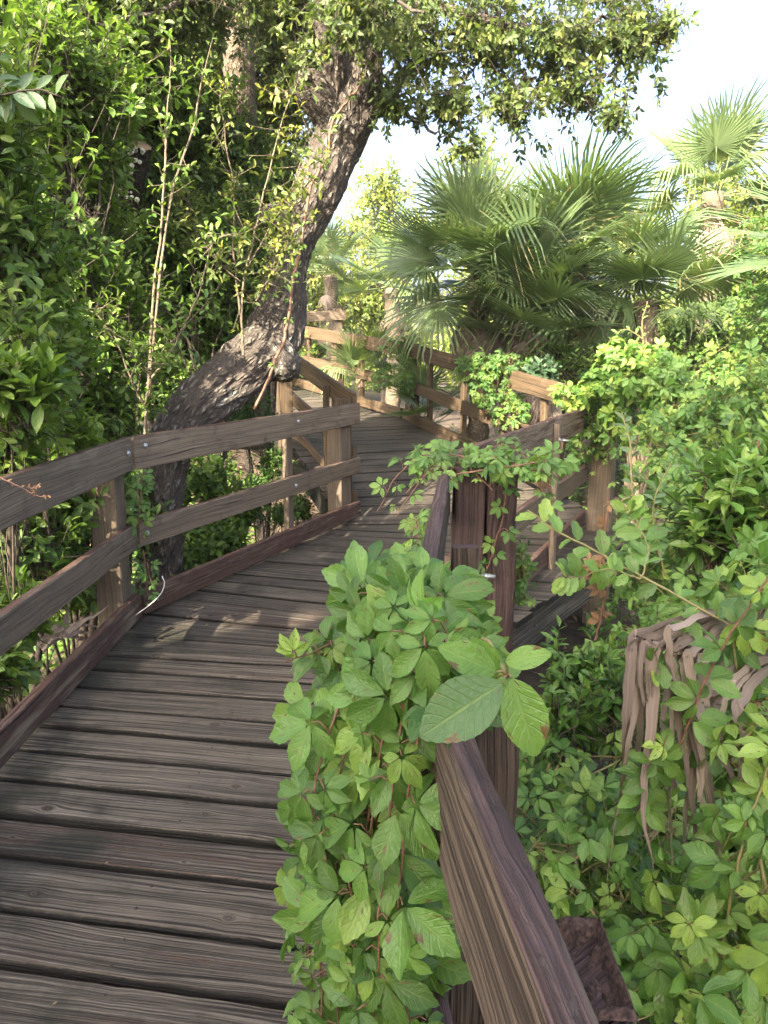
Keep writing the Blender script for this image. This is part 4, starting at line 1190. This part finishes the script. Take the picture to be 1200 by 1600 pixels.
# ------------------------------------------------------------------ creepers
def creeper(label, blobs, n, L, mat, tm, seed, facing=(-.2, -.6, .6), young=.3, name='creeper_vine', stems=8, shell=.75, lump=.4, base=None, droop=.5, stemmat=M_STEMG, tone=(0, 1), group=None, stem_r=.003, fill=None, cat='vine', jit=.62):
    """creeper draped over uneven mounds: compound leaves face outward and up, tips hang"""
    rg = R(seed)
    base = np.asarray(base if base is not None else (blobs[0][0][0], blobs[0][0][1], float(GZ(blobs[0][0][0], blobs[0][0][1]))), float)
    rt = thing(name, label, cat, tuple(base), group)
    P, D = clusters(rg, blobs, n, shell, lump, seed)
    fc = np.asarray(facing, float)
    keep = (D @ nrm(fc)) > rg.uniform(-1.0, .35, len(P))
    P, D = P[keep], D[keep]
    m = len(P)
    N = nrm(D * .8 + fc * .8 + sph(rg, m) * jit)
    out = nrm(D + sph(rg, m) * .9 + np.array((0, 0, -droop)))
    lb, sb = MB(), MB()
    sz = L * rg.uniform(.55, 1.2, m)
    yng = (rg.uniform(0, 1, m) < .3) * young * 1.8 + young * .25
    sz = np.where(rg.uniform(0, 1, m) < .15, sz * .6, sz)
    put_leaves(lb, tm, P, out, N, sz, yng, rg, tone)
    root = P - N * (L * rg.uniform(.5, 1.3, m))[:, None] - out * (L * .5)
    sticks(sb, root, P, .0011 + L * .006)
    for k in range(stems):
        i = rg.integers(0, m)
        pts = [P[i] - N[i] * L * .8]
        cur = i
        for _ in range(7):
            dd = np.linalg.norm(P - P[cur], axis=1)
            cand = np.argsort(dd)[1:40]
            cur = cand[rg.integers(5, len(cand))] if len(cand) > 6 else cand[-1]
            pts.append(P[cur] - N[cur] * L * .7)
        p = smooth_path(pts, 40)
        tube(sb, p, stem_r * np.linspace(1.3, .6, 40), 6, cap=False)
    lb.build('foliage', mat, rt)
    sb.build('stem', stemmat, rt)
    return rt

def hanging(rt_label, strands, L, seed, tm, mat, step=.055, face=(-.6, -.7, .35), name='creeper_vine', young=.35, base=None, pet=.8, stemmat=M_STEM, stem_r=.0032, vary=.35, double=True, cat='vine', side=(0, 0, 0)):
    """strands of creeper: each a polyline with leaves at every node"""
    rg = R(seed)
    rt = thing(name, rt_label, cat, tuple(base if base is not None else strands[0][0]))
    lb, sb = MB(), MB()
    P, Dd, N, Sz, Y = [], [], [], [], []
    fc = nrm(face)
    for st in strands:
        st = np.asarray(st, float)
        ln = np.linalg.norm(np.diff(st, axis=0), axis=1).sum()
        k = max(8, int(ln / .02))
        p = smooth_path(st, k)
        p[1:] += np.cumsum(rg.normal(0, .0018, (k - 1, 3)), 0)
        tube(sb, p, stem_r * np.linspace(1.2, .5, k), 6, cap=False)
        t = nrm(np.gradient(p, axis=0))
        s = step * .5
        sgn = 1
        while s < ln:
            i = min(k - 1, int(s / ln * (k - 1)))
            f = s / ln
            sd = nrm(np.cross(t[i], fc)) * sgn
            o = nrm(sd * rg.uniform(.4, 1.1) + fc * rg.uniform(.2, .9) + np.array((0, 0, rg.uniform(-.2, .6))) + np.asarray(side))
            pl = L * pet * rg.uniform(.5, 1.3) * (1 - .4 * f)
            e = p[i] + o * pl
            tube(sb, [p[i], p[i] + o * pl * .55 + np.array((0, 0, .008)), e], (.0016, .0013, .001), 4, cap=False)
            P.append(e)
            Dd.append(nrm(o * .7 + sd * .3 + np.array((0, 0, rg.uniform(-1.1, -.1)))))
            N.append(nrm(fc + np.array((0, 0, .45)) + rg.normal(0, .48, 3)))
            young_tip = f > .86
            Sz.append(L * rg.uniform(1 - vary, 1 + vary * .6) * (.5 if young_tip else 1))
            Y.append(young * (2.0 if young_tip else (1.5 if rg.uniform() < .2 else .35)))
            sgn = -sgn
            s += step * rg.uniform(.6, 1.4)
    put_leaves(lb, tm, np.array(P), np.array(Dd), np.array(N), np.array(Sz), np.array(Y), rg)
    lb.build('foliage', mat, rt)
    sb.build('stem', stemmat, rt)
    return rt

# the big cascade over the nearest rail
def cascade():
    rg = R(500)
    strands = []
    # hanging down the deck side
    for i in range(27):
        y0 = rg.uniform(.90, 1.40)
        x0 = .09 - rg.uniform(0, .04)
        out = rg.uniform(.0, .15)
        drop = rg.uniform(.35, .95)
        yb = y0 - rg.uniform(-.02, .12)
        a = np.array((x0 + .03, y0 + .05, 1.05))
        strands.append([a, (x0 - out * .6, y0, 1.10 + rg.uniform(-.02, .05)), (x0 - out - .03, (y0 + yb) / 2, 1.0 - drop * .3), (x0 - out - rg.uniform(-.03, .04), yb, 1.0 - drop * .65), (x0 - out + rg.uniform(-.04, .05), yb - .02, 1.0 - drop)])
    # mound on top, some reaching over to the right and towards the camera
    for i in range(17):
        y0 = rg.uniform(1.12, 1.38)
        a = np.array((.07, y0 + .05, .97))
        e = np.array((rg.uniform(-.20, .22), y0 - rg.uniform(.02, .16), rg.uniform(.96, 1.04)))
        strands.append([a, (a + e) / 2 + np.array((0, 0, .04)), e])
    rt = hanging('bright green creeper cascading over the nearest rail down to the deck', strands, .060, 501, PAL_HI, M_CREEP, .040, (-.45, -.85, .4), base=(.05, 1.2, 1.0), young=.34, pet=.62, vary=.6, stem_r=.0019)
    hanging('thin creeper runner with young leaves along the deck side of the short railing', [[(.03, 1.38, 1.03), (.01, 1.6, 1.05), (.015, 1.8, 1.02), (.05, 2.0, 1.0)], [(.04, 1.4, 1.0), (.0, 1.55, 1.0), (-.02, 1.7, .96), (-.01, 1.85, .93)], [(.09, 2.0, 1.0), (.10, 2.25, 1.02), (.12, 2.45, .98), (.12, 2.6, .92)]], .042, 502, PAL_MID, M_CREEP, .045, (-.6, -.6, .6), base=(.03, 1.4, 1.0), young=.6, pet=.6)
    # the largest single leaf and its chewed neighbour
    for nm, base_px, tip_px, d, wf, lab, tmk in (('leaf', (785, 1068), (655, 1150), .74, .60, 'largest dark green toothed leaf with a small brown hole', None),
                                               ('leaf', (800, 1060), (840, 1185), .76, .55, 'pale chewed leaf hanging down', None),
                                               ('leaf', (775, 1050), (690, 1010), .80, .5, None, None), ('leaf', (790, 1035), (860, 1020), .80, .5, None, None), ('leaf', (775, 1060), (740, 1000), .82, .5, None, None)):
        mb = MB()
        tv = leaf_tmpl(25, 7, wf, .48, .12, .16, .014, 0, 1.05, .008, 2)
        b0, t0 = Pd(*base_px, d), Pd(*tip_px, d - .02)
        dd = t0 - b0
        instance(mb, tv, np.array([b0]), np.array([dd]), np.array([(-.1, -.8, .65)]), np.array([np.linalg.norm(dd)]), np.array([(.25 if wf == .60 else .8, 0 if wf == .60 else .25, .37)]))
        o = mb.build(nm, M_CREEP if wf != .60 else M_SHRUBBIG, rt)
        if lab:
            o['label'] = lab
    pb = MB()
    node = Pd(793, 1058, .81)
    for bx, by, d in ((785, 1068, .74), (800, 1060, .76), (775, 1050, .80), (790, 1035, .80), (775, 1060, .82)):
        b0 = Pd(bx, by, d)
        tube(pb, [node, (node + b0) / 2 + np.array((0, 0, .004)), b0], (.0018, .0016, .0012), 6, cap=False)
    tube(pb, smooth_path([node, node + np.array((-.02, .09, .01)), (.09, 1.02, 1.0), (.08, 1.15, .97)], 14), .0022, 6, cap=False)
    pb.build('petiole', M_STEMG, rt)
M_SHRUBBIG = leaf_mat('big_creeper_leaf', (0.050, 0.115, 0.032), (0.085, 0.165, 0.05), (0.26, 0.34, 0.07), .3, .38, .5, .25, 9.0)
cascade()

# vine on the double post
rgv = R(510)
tp = np.array((.38, 3.0, 1.055))
st = [[tp + np.array((rgv.uniform(-.25, .3), rgv.uniform(-.1, .1), -.02)), tp + np.array((rgv.uniform(-.25, .4), rgv.uniform(-.2, .2), .06)), tp + np.array((rgv.uniform(-.3, .45), rgv.uniform(-.2, .15), rgv.uniform(-.08, .03)))] for _ in range(11)]
st += [[(.46, 2.9, 1.05), (.56, 2.85, 1.06), (.62, 2.8, .95), (.63, 2.8, .80)], [(.5, 2.9, 1.08), (.6, 2.85, 1.04), (.66, 2.85, .9)], [(.48, 2.93, 1.05), (.46, 2.92, .9), (.42, 2.92, .72), (.38, 2.92, .6)], [(.28, 2.95, 1.05), (.2, 2.9, 1.08), (.12, 2.85, 1.0), (.05, 2.8, .9)], [(.3, 3.0, 1.08), (.15, 2.95, 1.13), (.05, 2.95, 1.05), (-.02, 2.95, .92)]]
hanging('leafy vine tips draped over the top of the split double post', st, .050, 511, PAL_MID, M_CREEP, .05, (-.2, -.7, .7), base=(.4, 3.0, 1.08), young=.3)
hanging('small vine trailing down the left corner post', [[(-1.36, 4.22, .88), (-1.345, 4.2, .75), (-1.35, 4.18, .62), (-1.34, 4.2, .5)], [(-1.36, 4.2, .42), (-1.34, 4.17, .3), (-1.33, 4.15, .18), (-1.31, 4.15, .1)], [(-1.37, 4.2, .85), (-1.36, 4.16, .7), (-1.37, 4.16, .58)], [(-1.33, 4.17, .36), (-1.30, 4.15, .22)]], .052, 512, PAL_MID, M_CREEPB, .035, (.4, -.8, .3), base=(-1.36, 4.22, .88), young=.3)
cat_ramp = 'vines along the ramp railing'
creeper('upright leafy vine clump smothering the middle of the right ramp railing', [B(775, 605, 8.0, .30, .25, .38), B(745, 575, 8.3, .25, .25, .22), B(800, 650, 7.7, .2, .2, .25), B(790, 570, 8.0, .3, .25, .15)], 620, .062, M_CREEPB, PAL_LO, 521, group=cat_ramp, young=.2)
creeper('smaller vine clump over the far corner of the right ramp railing', [B(622, 545, 10.4, .25, .2, .22), B(640, 585, 10.2, .22, .2, .3), B(605, 590, 10.4, .22, .2, .2)], 420, .06, M_CREEPB, PAL_LO, 522, group=cat_ramp, young=.15)
creeper('sunlit pale creeper mound crowning the bay post', [B(1010, 585, 5.8, .36, .35, .25), B(965, 600, 6.0, .28, .3, .18), B(1050, 640, 5.7, .25, .3, .25), B(905, 620, 6.3, .26, .25, .14), B(955, 660, 5.9, .14, .15, .18), B(940, 605, 6.1, .2, .25, .14), B(975, 560, 6.0, .25, .25, .18)], 980, .085, M_CREEP, PAL_MID, 523, young=.4)
creeper('creeper curtain hanging below the pale mound beside the bay post', [B(1025, 730, 5.3, .28, .3, .5), B(1060, 680, 5.4, .25, .3, .3), B(915, 690, 6.5, .2, .2, .25)], 380, .075, M_CREEPB, PAL_MID, 524, young=.3, facing=(-.3, -.8, .4))

rgq = R(515)
st = []
for _ in range(12):
    x, y = rgq.uniform(1.62, 2.02), rgq.uniform(6.25, 6.4)
    st.append([(x, y + .1, 1.15), (x + rgq.uniform(-.1, .1), y, 1.08), (x + rgq.uniform(-.1, .1), y - .04, .9), (x + rgq.uniform(-.12, .12), y - .06, rgq.uniform(.45, .8))])
hanging('vine strands hanging down the face of the bay post', st, .060, 515, PAL_MID, M_CREEP, .05, (-.2, -.8, .45), base=(1.8, 6.35, 1.1), young=.3)

# creepers and shrubs filling the ground right of the boardwalk
RIGHT = [
    ('creeper tangle in the lower right corner, nearest leaves', [B(1080, 1480, 1.55, .26, .25, .22), B(1180, 1380, 1.5, .2, .25, .3), B(950, 1560, 1.6, .2, .25, .2)], 120, .078, PAL_HI, M_CREEP, 531, .35),
    ('creeper mass around the hanging dead frond at the right edge', [B(1200, 1190, 1.65, .2, .28, .3), B(1150, 990, 2.1, .2, .2, .16), B(1210, 950, 1.9, .26, .3, .28)], 120, .080, PAL_HI, M_CREEP, 532, .3),
    ('creeper mound beside the dark end of the bay deck', [B(960, 1130, 2.7, .28, .35, .25), B(900, 1220, 2.4, .22, .3, .2), B(1030, 1000, 3.0, .3, .35, .25)], 230, .062, PAL_MID, M_CREEP, 533, .25),
    ('creeper mound at the right, between bay post and right edge', [B(1080, 880, 3.4, .42, .4, .36), B(1170, 820, 3.3, .38, .4, .36), B(1020, 880, 3.8, .2, .3, .25)], 400, .068, PAL_MID, M_CREEP, 534, .3),
    ('low creeper carpet below the nearest rail on the right', [B(900, 1330, 1.9, .25, .3, .2), B(960, 1420, 1.8, .3, .3, .2), B(860, 1250, 2.2, .22, .3, .2), B(1050, 1300, 2.2, .3, .3, .2)], 220, .066, PAL_MID, M_CREEP, 535, .25),
    ('creeper covered bank behind the right shrubs', [B(1130, 680, 5.6, .6, .6, .4), B(1200, 640, 5.2, .5, .5, .5), B(1080, 760, 4.8, .4, .4, .35)], 640, .075, PAL_LO, M_CREEPB, 536, .3),
    ('creeper draped tree wall at the far right', [B(1160, 590, 8.0, .8, .8, .4), B(1220, 500, 7.8, .6, .8, .6), B(1190, 410, 9.0, .5, .7, .6)], 700, .085, PAL_LO, M_CREEPB, 537, .3),
]
for lab, bl, n, L, tm, m, sd, yg in RIGHT:
    creeper(lab, bl, int(n * 1.65), L, m, tm, sd, (-.15, -.65, .7), yg, stems=9, shell=.45, lump=.5)
shrub('laurel_shrub', 'laurel-like shrub with upright leaf whorls at the right edge', 'shrub', G(1180, 900, 3.0), [B(1180, 740, 3.0, .3, .3, .26), B(1110, 800, 3.1, .22, .25, .18), B(1200, 860, 2.8, .2, .25, .2)], 170, SIMPLE_HI, .088, M_CREEP, 541, 9, .13, .8, .3, trunk_r=.014, bark=M_STEM)
shrub('laurel_shrub', 'low shrub with pale green upright leaves in the shade right of the rail post', 'shrub', G(900, 1100, 2.6), [B(870, 1120, 2.5, .2, .2, .15), B(920, 1040, 2.8, .25, .25, .2), B(1000, 1080, 2.5, .22, .25, .16)], 150, SIMPLE_HI, .062, M_CREEP, 542, 9, .1, .8, .25, trunk_r=.010, bark=M_TWIG)
shrub('laurel_shrub', 'dark broadleaf undergrowth plant at the bottom right', 'shrub', G(1050, 1500, 2.0), [B(1000, 1380, 2.3, .35, .3, .2), B(1120, 1500, 1.9, .3, .3, .2), B(920, 1500, 2.2, .3, .3, .2), B(1150, 1300, 2.3, .3, .3, .25)], 170, SIMPLE_HI, .10, M_SHRUB, 543, 7, .12, .6, .15, trunk_r=.010)
shrub('laurel_shrub', 'dusty green bush filling the shade under the palm clump', 'shrub', G(1000, 600, 9.0), [B(960, 565, 9.0, .8, .5, .35), B(1110, 535, 8.8, .8, .6, .5), B(860, 560, 9.4, .5, .4, .3), B(1040, 600, 7.6, .5, .5, .3)], 900, SIMPLE_LO, .07, M_SHRUB, 544, 7, .14, .5, .2, trunk_r=.02)
shrub('laurel_shrub', 'pale bluish leaved bush on the ramp railing right of the vine clump', 'shrub', G(850, 580, 7.9), [B(850, 578, 7.8, .22, .2, .14)], 60, SIMPLE, .10, M_BLUE, 545, 7, .1, .6, 0, trunk_r=.01)
creeper('vine growing up the outside of the split double post', [B(815, 900, 3.05, .06, .1, .18)], 70, .04, M_CREEPB, PAL_MID, 547, facing=(.2, -.8, .5))

# arching sprays
def spray(label, rows_list, seed, tm, L, mat, n=12, stemmat=M_STEMG, red=False, cat='sprig', name='leafy_sprig', young=.4):
    rg = R(seed)
    q0 = px_path(rows_list[0])[0]
    rt = thing(name, label, cat, tuple(q0[:3]))
    sb, lb, rb = MB(), MB(), MB()
    P, Dn, N, Sz, Y = [], [], [], [], []
    for rows in rows_list:
        p = smooth_path(px_path(rows), 34)
        p[1:, :3] += np.cumsum(rg.normal(0, .0012, (33, 3)), 0)
        tube(sb, p[:, :3], p[:, 3] * .55, 7, cap=False)
        t = nrm(np.gradient(p[:, :3], axis=0))
        for k in range(n):
            i = int(4 + (k + rg.uniform(0, .6)) / n * 29)
            i = min(33, i)
            sd = nrm(np.cross(t[i], (0, -1, .3))) * (1 if k % 2 else -1)
            d = nrm(t[i] * .6 + sd * .8 + rg.normal(0, .25, 3))
            P.append(p[i, :3]); Dn.append(d); N.append(nrm(np.array((0, -.7, .8)) + rg.normal(0, .4, 3)))
            Sz.append(L * rg.uniform(.6, 1.15)); Y.append(young * (2 if i > 27 else .6))
    put_leaves(lb, tm, np.array(P), np.array(Dn), np.array(N), np.array(Sz), np.array(Y), rg)
    lb.build('foliage', mat, rt)
    sb.build('stem', stemmat, rt)
    return rt
spray('arching sprig with lobed toothed leaves reaching left in front of the bay railing', [
    [(1215, 1020, 1.7, 5), (1090, 950, 1.8, 4), (960, 880, 1.95, 3.5), (880, 835, 2.0, 3), (825, 800, 2.05, 2)],
    [(1000, 905, 1.9, 3), (950, 890, 1.9, 2), (905, 905, 1.9, 1.5), (875, 900, 1.9, 1)],
    [(1000, 905, 1.9, 3), (1015, 860, 1.95, 2), (990, 820, 2.0, 1.5), (980, 800, 2, 1)],
    [(1090, 950, 1.8, 3), (1050, 1010, 1.75, 2), (1010, 1050, 1.7, 1.5)]], 551, HOLLY, .064, M_CREEP, 15)
spray('upright red-stemmed shoot with a few coppery new leaves left of the right creepers', [[(930, 1000, 2.3, 4), (945, 930, 2.3, 4), (940, 850, 2.3, 4.5), (945, 770, 2.3, 3)], [(945, 930, 2.3, 3), (930, 900, 2.25, 2), (925, 880, 2.2, 1)]], 552, PAL_MID, .045, M_REDLEAF, 8, M_STEM)
spray('long bare arching stem with scattered leaves crossing the right creepers', [[(1010, 1300, 1.75, 5), (1060, 1160, 1.7, 4.5), (1110, 1040, 1.65, 4), (1200, 900, 1.6, 3)], [(990, 1290, 1.75, 3), (1020, 1220, 1.7, 3), (1050, 1150, 1.65, 2)]], 553, PAL_HI, .075, M_CREEP, 9, M_STEM)
spray('yellowish climbing stem with bright whorled leaves near the lower right corner', [[(1115, 1600, 1.45, 6), (1130, 1500, 1.45, 5), (1160, 1330, 1.45, 4.5), (1185, 1250, 1.45, 4), (1215, 1150, 1.45, 3)], [(1130, 1500, 1.45, 4), (1100, 1460, 1.4, 3), (1075, 1430, 1.4, 2)]], 554, PAL_HI, .075, M_CREEP, 11, M_STEMG, young=.6)
spray('tall thin leafy shoot rising beside the right creeper mound', [[(1010, 880, 3.0, 3), (990, 780, 3.0, 3), (985, 690, 3.05, 2.5), (975, 640, 3.1, 1.5)], [(1040, 900, 3.0, 3), (1020, 800, 3.0, 2), (1050, 720, 3.0, 1.5)]], 555, SIMPLE, .045, M_BLUE, 18)
spray('bare reddish twig sprig with tiny leaves poking over the left railing', [[(-30, 730, 2.7, 2.5), (20, 752, 2.7, 2), (60, 772, 2.7, 1.6), (80, 770, 2.7, 1)], [(40, 762, 2.7, 1.5), (62, 758, 2.68, 1)]], 556, SIMPLE, .016, M_REDLEAF, 12, M_STEM)
spray('drooping branch of large bluish leaves in the upper left corner', [[(-60, 150, 2.6, 4), (0, 150, 2.6, 3), (50, 140, 2.6, 2.5), (95, 155, 2.6, 1.5)], [(-60, 100, 2.6, 4), (0, 130, 2.6, 2), (20, 160, 2.6, 1)]], 557, SIMPLE_HI, .085, M_BLUE, 9, M_TWIG)
spray('thin sapling shoot in front of the palms above the pale creeper mound', [[(1010, 570, 6, 2), (1005, 540, 6, 1.6), (1003, 500, 6, 1.3), (1010, 470, 6, 1)], [(1005, 530, 6, 1.4), (985, 515, 6, 1), (965, 520, 6, .8)]], 558, SIMPLE, .05, M_CREEPB, 8)

# ------------------------------------------------------------------ undergrowth, litter, small things
def undergrowth():
    rg = R(600); lb = MB()
    n = 9000
    x = rg.uniform(-7, 7, n); y = rg.uniform(.5, 13, n)
    ok = ~((x > -1.75 + np.clip((y - 4.2) * .37, 0, 1.2)) & (x < .45 + np.clip((y - 3.2) * .45, 0, 1.7)) & (y < 8)) & ~((x > -.5 - (y - 7) * .36 - .12) & (x < 2.2 - (y - 7) * .36) & (y >= 7))
    x, y = x[ok], y[ok]
    P = np.stack([x, y, GZ(x, y) + rg.uniform(.02, .4, len(x))], -1)
    D = nrm(np.stack([rg.normal(0, .4, len(x)), rg.normal(0, .4, len(x)), np.ones(len(x))], -1))
    twig_foliage(lb, None, P, D, rg, SIMPLE_LO, .10, 6, .12, .6, .5, .15)
    o = lb.build('undergrowth', M_SHRUB)
    o['kind'] = 'stuff'; o['label'] = 'low dark leafy ground cover under the shrubs'; o['category'] = 'undergrowth'
    fb = MB(); n = 5000
    x = rg.uniform(-7, 7, n); y = rg.uniform(.5, 14, n)
    put_leaves(fb, SIMPLE_LO, np.stack([x, y, GZ(x, y) + rg.uniform(.02, .1, n)], -1), sph(rg, n) * np.array((1, 1, .25)), np.tile((0, 0, 1.0), (n, 1)) + rg.normal(0, .4, (n, 3)), .09, 0, rg)
    o = fb.build('leaf_litter', M_BROWNLEAF)
    o['kind'] = 'stuff'; o['label'] = 'brown dead leaves littering the forest floor'; o['category'] = 'leaf litter'
undergrowth()

def cord(name, label, cat, rows, r, mat, seed=0):
    mb = MB()
    p = smooth_path(rows, 30)
    tube(mb, p, r, 7)
    o = mb.build(name, mat, loc=tuple(rows[0]))
    return tag(o, label, cat)
M_WHITE = plain_mat('white_plastic', (0.6, 0.6, 0.58), (0.75, 0.75, 0.72), 20, .5)
cord('white_cable_tie', 'bent white plastic strip hooked on the left toe board at the bend', 'plastic strip', [Pd(212, 961, 3.98), Pd(235, 944, 4.0), Pd(251, 928, 4.02), Pd(257, 912, 4.04), Pd(253, 900, 4.06)], .0023, M_WHITE)
cord('fallen_twig', 'thin curved twig lying on the ramp planks', 'twig', [Pz(612, 665, DZ(9.6) + .01), Pz(628, 664, DZ(9.6) + .05), Pz(640, 655, DZ(9.7) + .05), Pz(647, 648, DZ(9.9) + .06)], .006, M_TWIG)
cord('fallen_twig', 'short pale straw lying on the planks at the bend', 'twig', [Pz(315, 1028, .006), Pz(325, 1024, .008), Pz(333, 1021, .006)], .0025, M_BARKP)
for i, (px, py, s, lab) in enumerate(((320, 978, .03, 'small tan fallen leaf on the planks left of the creeper'), (560, 798, .03, 'small pale fallen leaf at the start of the ramp'), (528, 960, .05, 'curled brown fallen leaf on the plank beside the creeper'), (590, 690, .05, 'brown fallen leaf near the right ramp toe board'), (90, 1565, .012, 'tiny pale crumb of bark on the nearest plank'), (170, 1347, .012, 'tiny pale bark chip on the second nearest planks'))):
    q = Pz(px, py, .012 if py > 800 else DZ(7.6) + .012)
    mb = MB(); rg = R(650 + i)
    instance(mb, SIMPLE_HI[i % 3], np.array([q]), np.array([(rg.normal(), rg.normal(), .1)]), np.array([(.1, -.2, 1)]), np.array([s]), np.array([(.8, .4, .3)]))
    tag(mb.build('fallen_leaf', M_BROWNLEAF, loc=tuple(q)), lab, 'fallen leaf', 'bits lying on the deck')
def log():
    mb = MB()
    a, b = Pd(830, 1120, 2.9), Pd(930, 1215, 2.5)
    p = smooth_path([a, (a + b) / 2 + np.array((0, 0, .02)), b], 20)
    tube(mb, p, np.linspace(.07, .06, 20), 14, wob=.3, seed=8)
    tag(mb.build('fallen_log', M_BARK, loc=tuple(a)), 'dark lichen-flecked log lying under the creepers right of the rail post', 'log')
log()

# ------------------------------------------------------------------ the shade tree behind the viewer
shrub('shade_oak', 'large tree behind the viewpoint that shades the near boardwalk', 'tree', (-5.0, -6.2, -.85),
      [((-5.3, -5.0, 6.4), (2.6, 1.6, 2.2)), ((-3.2, -5.2, 5.4), (2.2, 1.5, 2.0)), ((-6.6, -4.6, 7.6), (2.3, 1.5, 2.0)), ((-4.4, -5.0, 8.6), (2.2, 1.5, 1.5)), ((-7.4, -4.8, 5.4), (1.8, 1.4, 2.0)), ((-5.0, -4.6, 4.2), (2.2, 1.4, 1.5)), ((-1.6, -5.0, 4.2), (1.9, 1.4, 1.7)), ((-2.8, -4.4, 2.6), (1.7, 1.2, 1.4)), ((-2.0, -5.2, 8.0), (2.2, 1.5, 1.7)), ((-.6, -5.2, 6.2), (1.8, 1.4, 1.8))],
      9600, SIMPLE_LO, .19, M_OAK, 700, 7, .3, .3, .2, trunk_r=.16, bark=M_BARKD, twig_r=.006)

# ------------------------------------------------------------------ humid air
def haze():
    mb = MB()
    x0, x1, y0, y1, z0, z1 = -125, 125, -65, 155, -2.2, 13.5
    v = [(x, y, z) for z in (z0, z1) for y in (y0, y1) for x in (x0, x1)]
    mb.add(v, {4: [(0, 2, 3, 1), (4, 5, 7, 6), (0, 1, 5, 4), (2, 6, 7, 3), (0, 4, 6, 2), (1, 3, 7, 5)]})
    g = NG('humid_air')
    pv = g.n('VolumePrincipled', ins={'Color': (0.96, 0.98, 0.93), 'Density': 0.0009, 'Anisotropy': 0.25})
    g.t.links.new(pv.outputs[0], g.out.inputs['Volume'])
    o = mb.build('haze', g.m, smooth=False)
    o['kind'] = 'stuff'
    o['label'] = 'pale humid haze in the air'
haze()
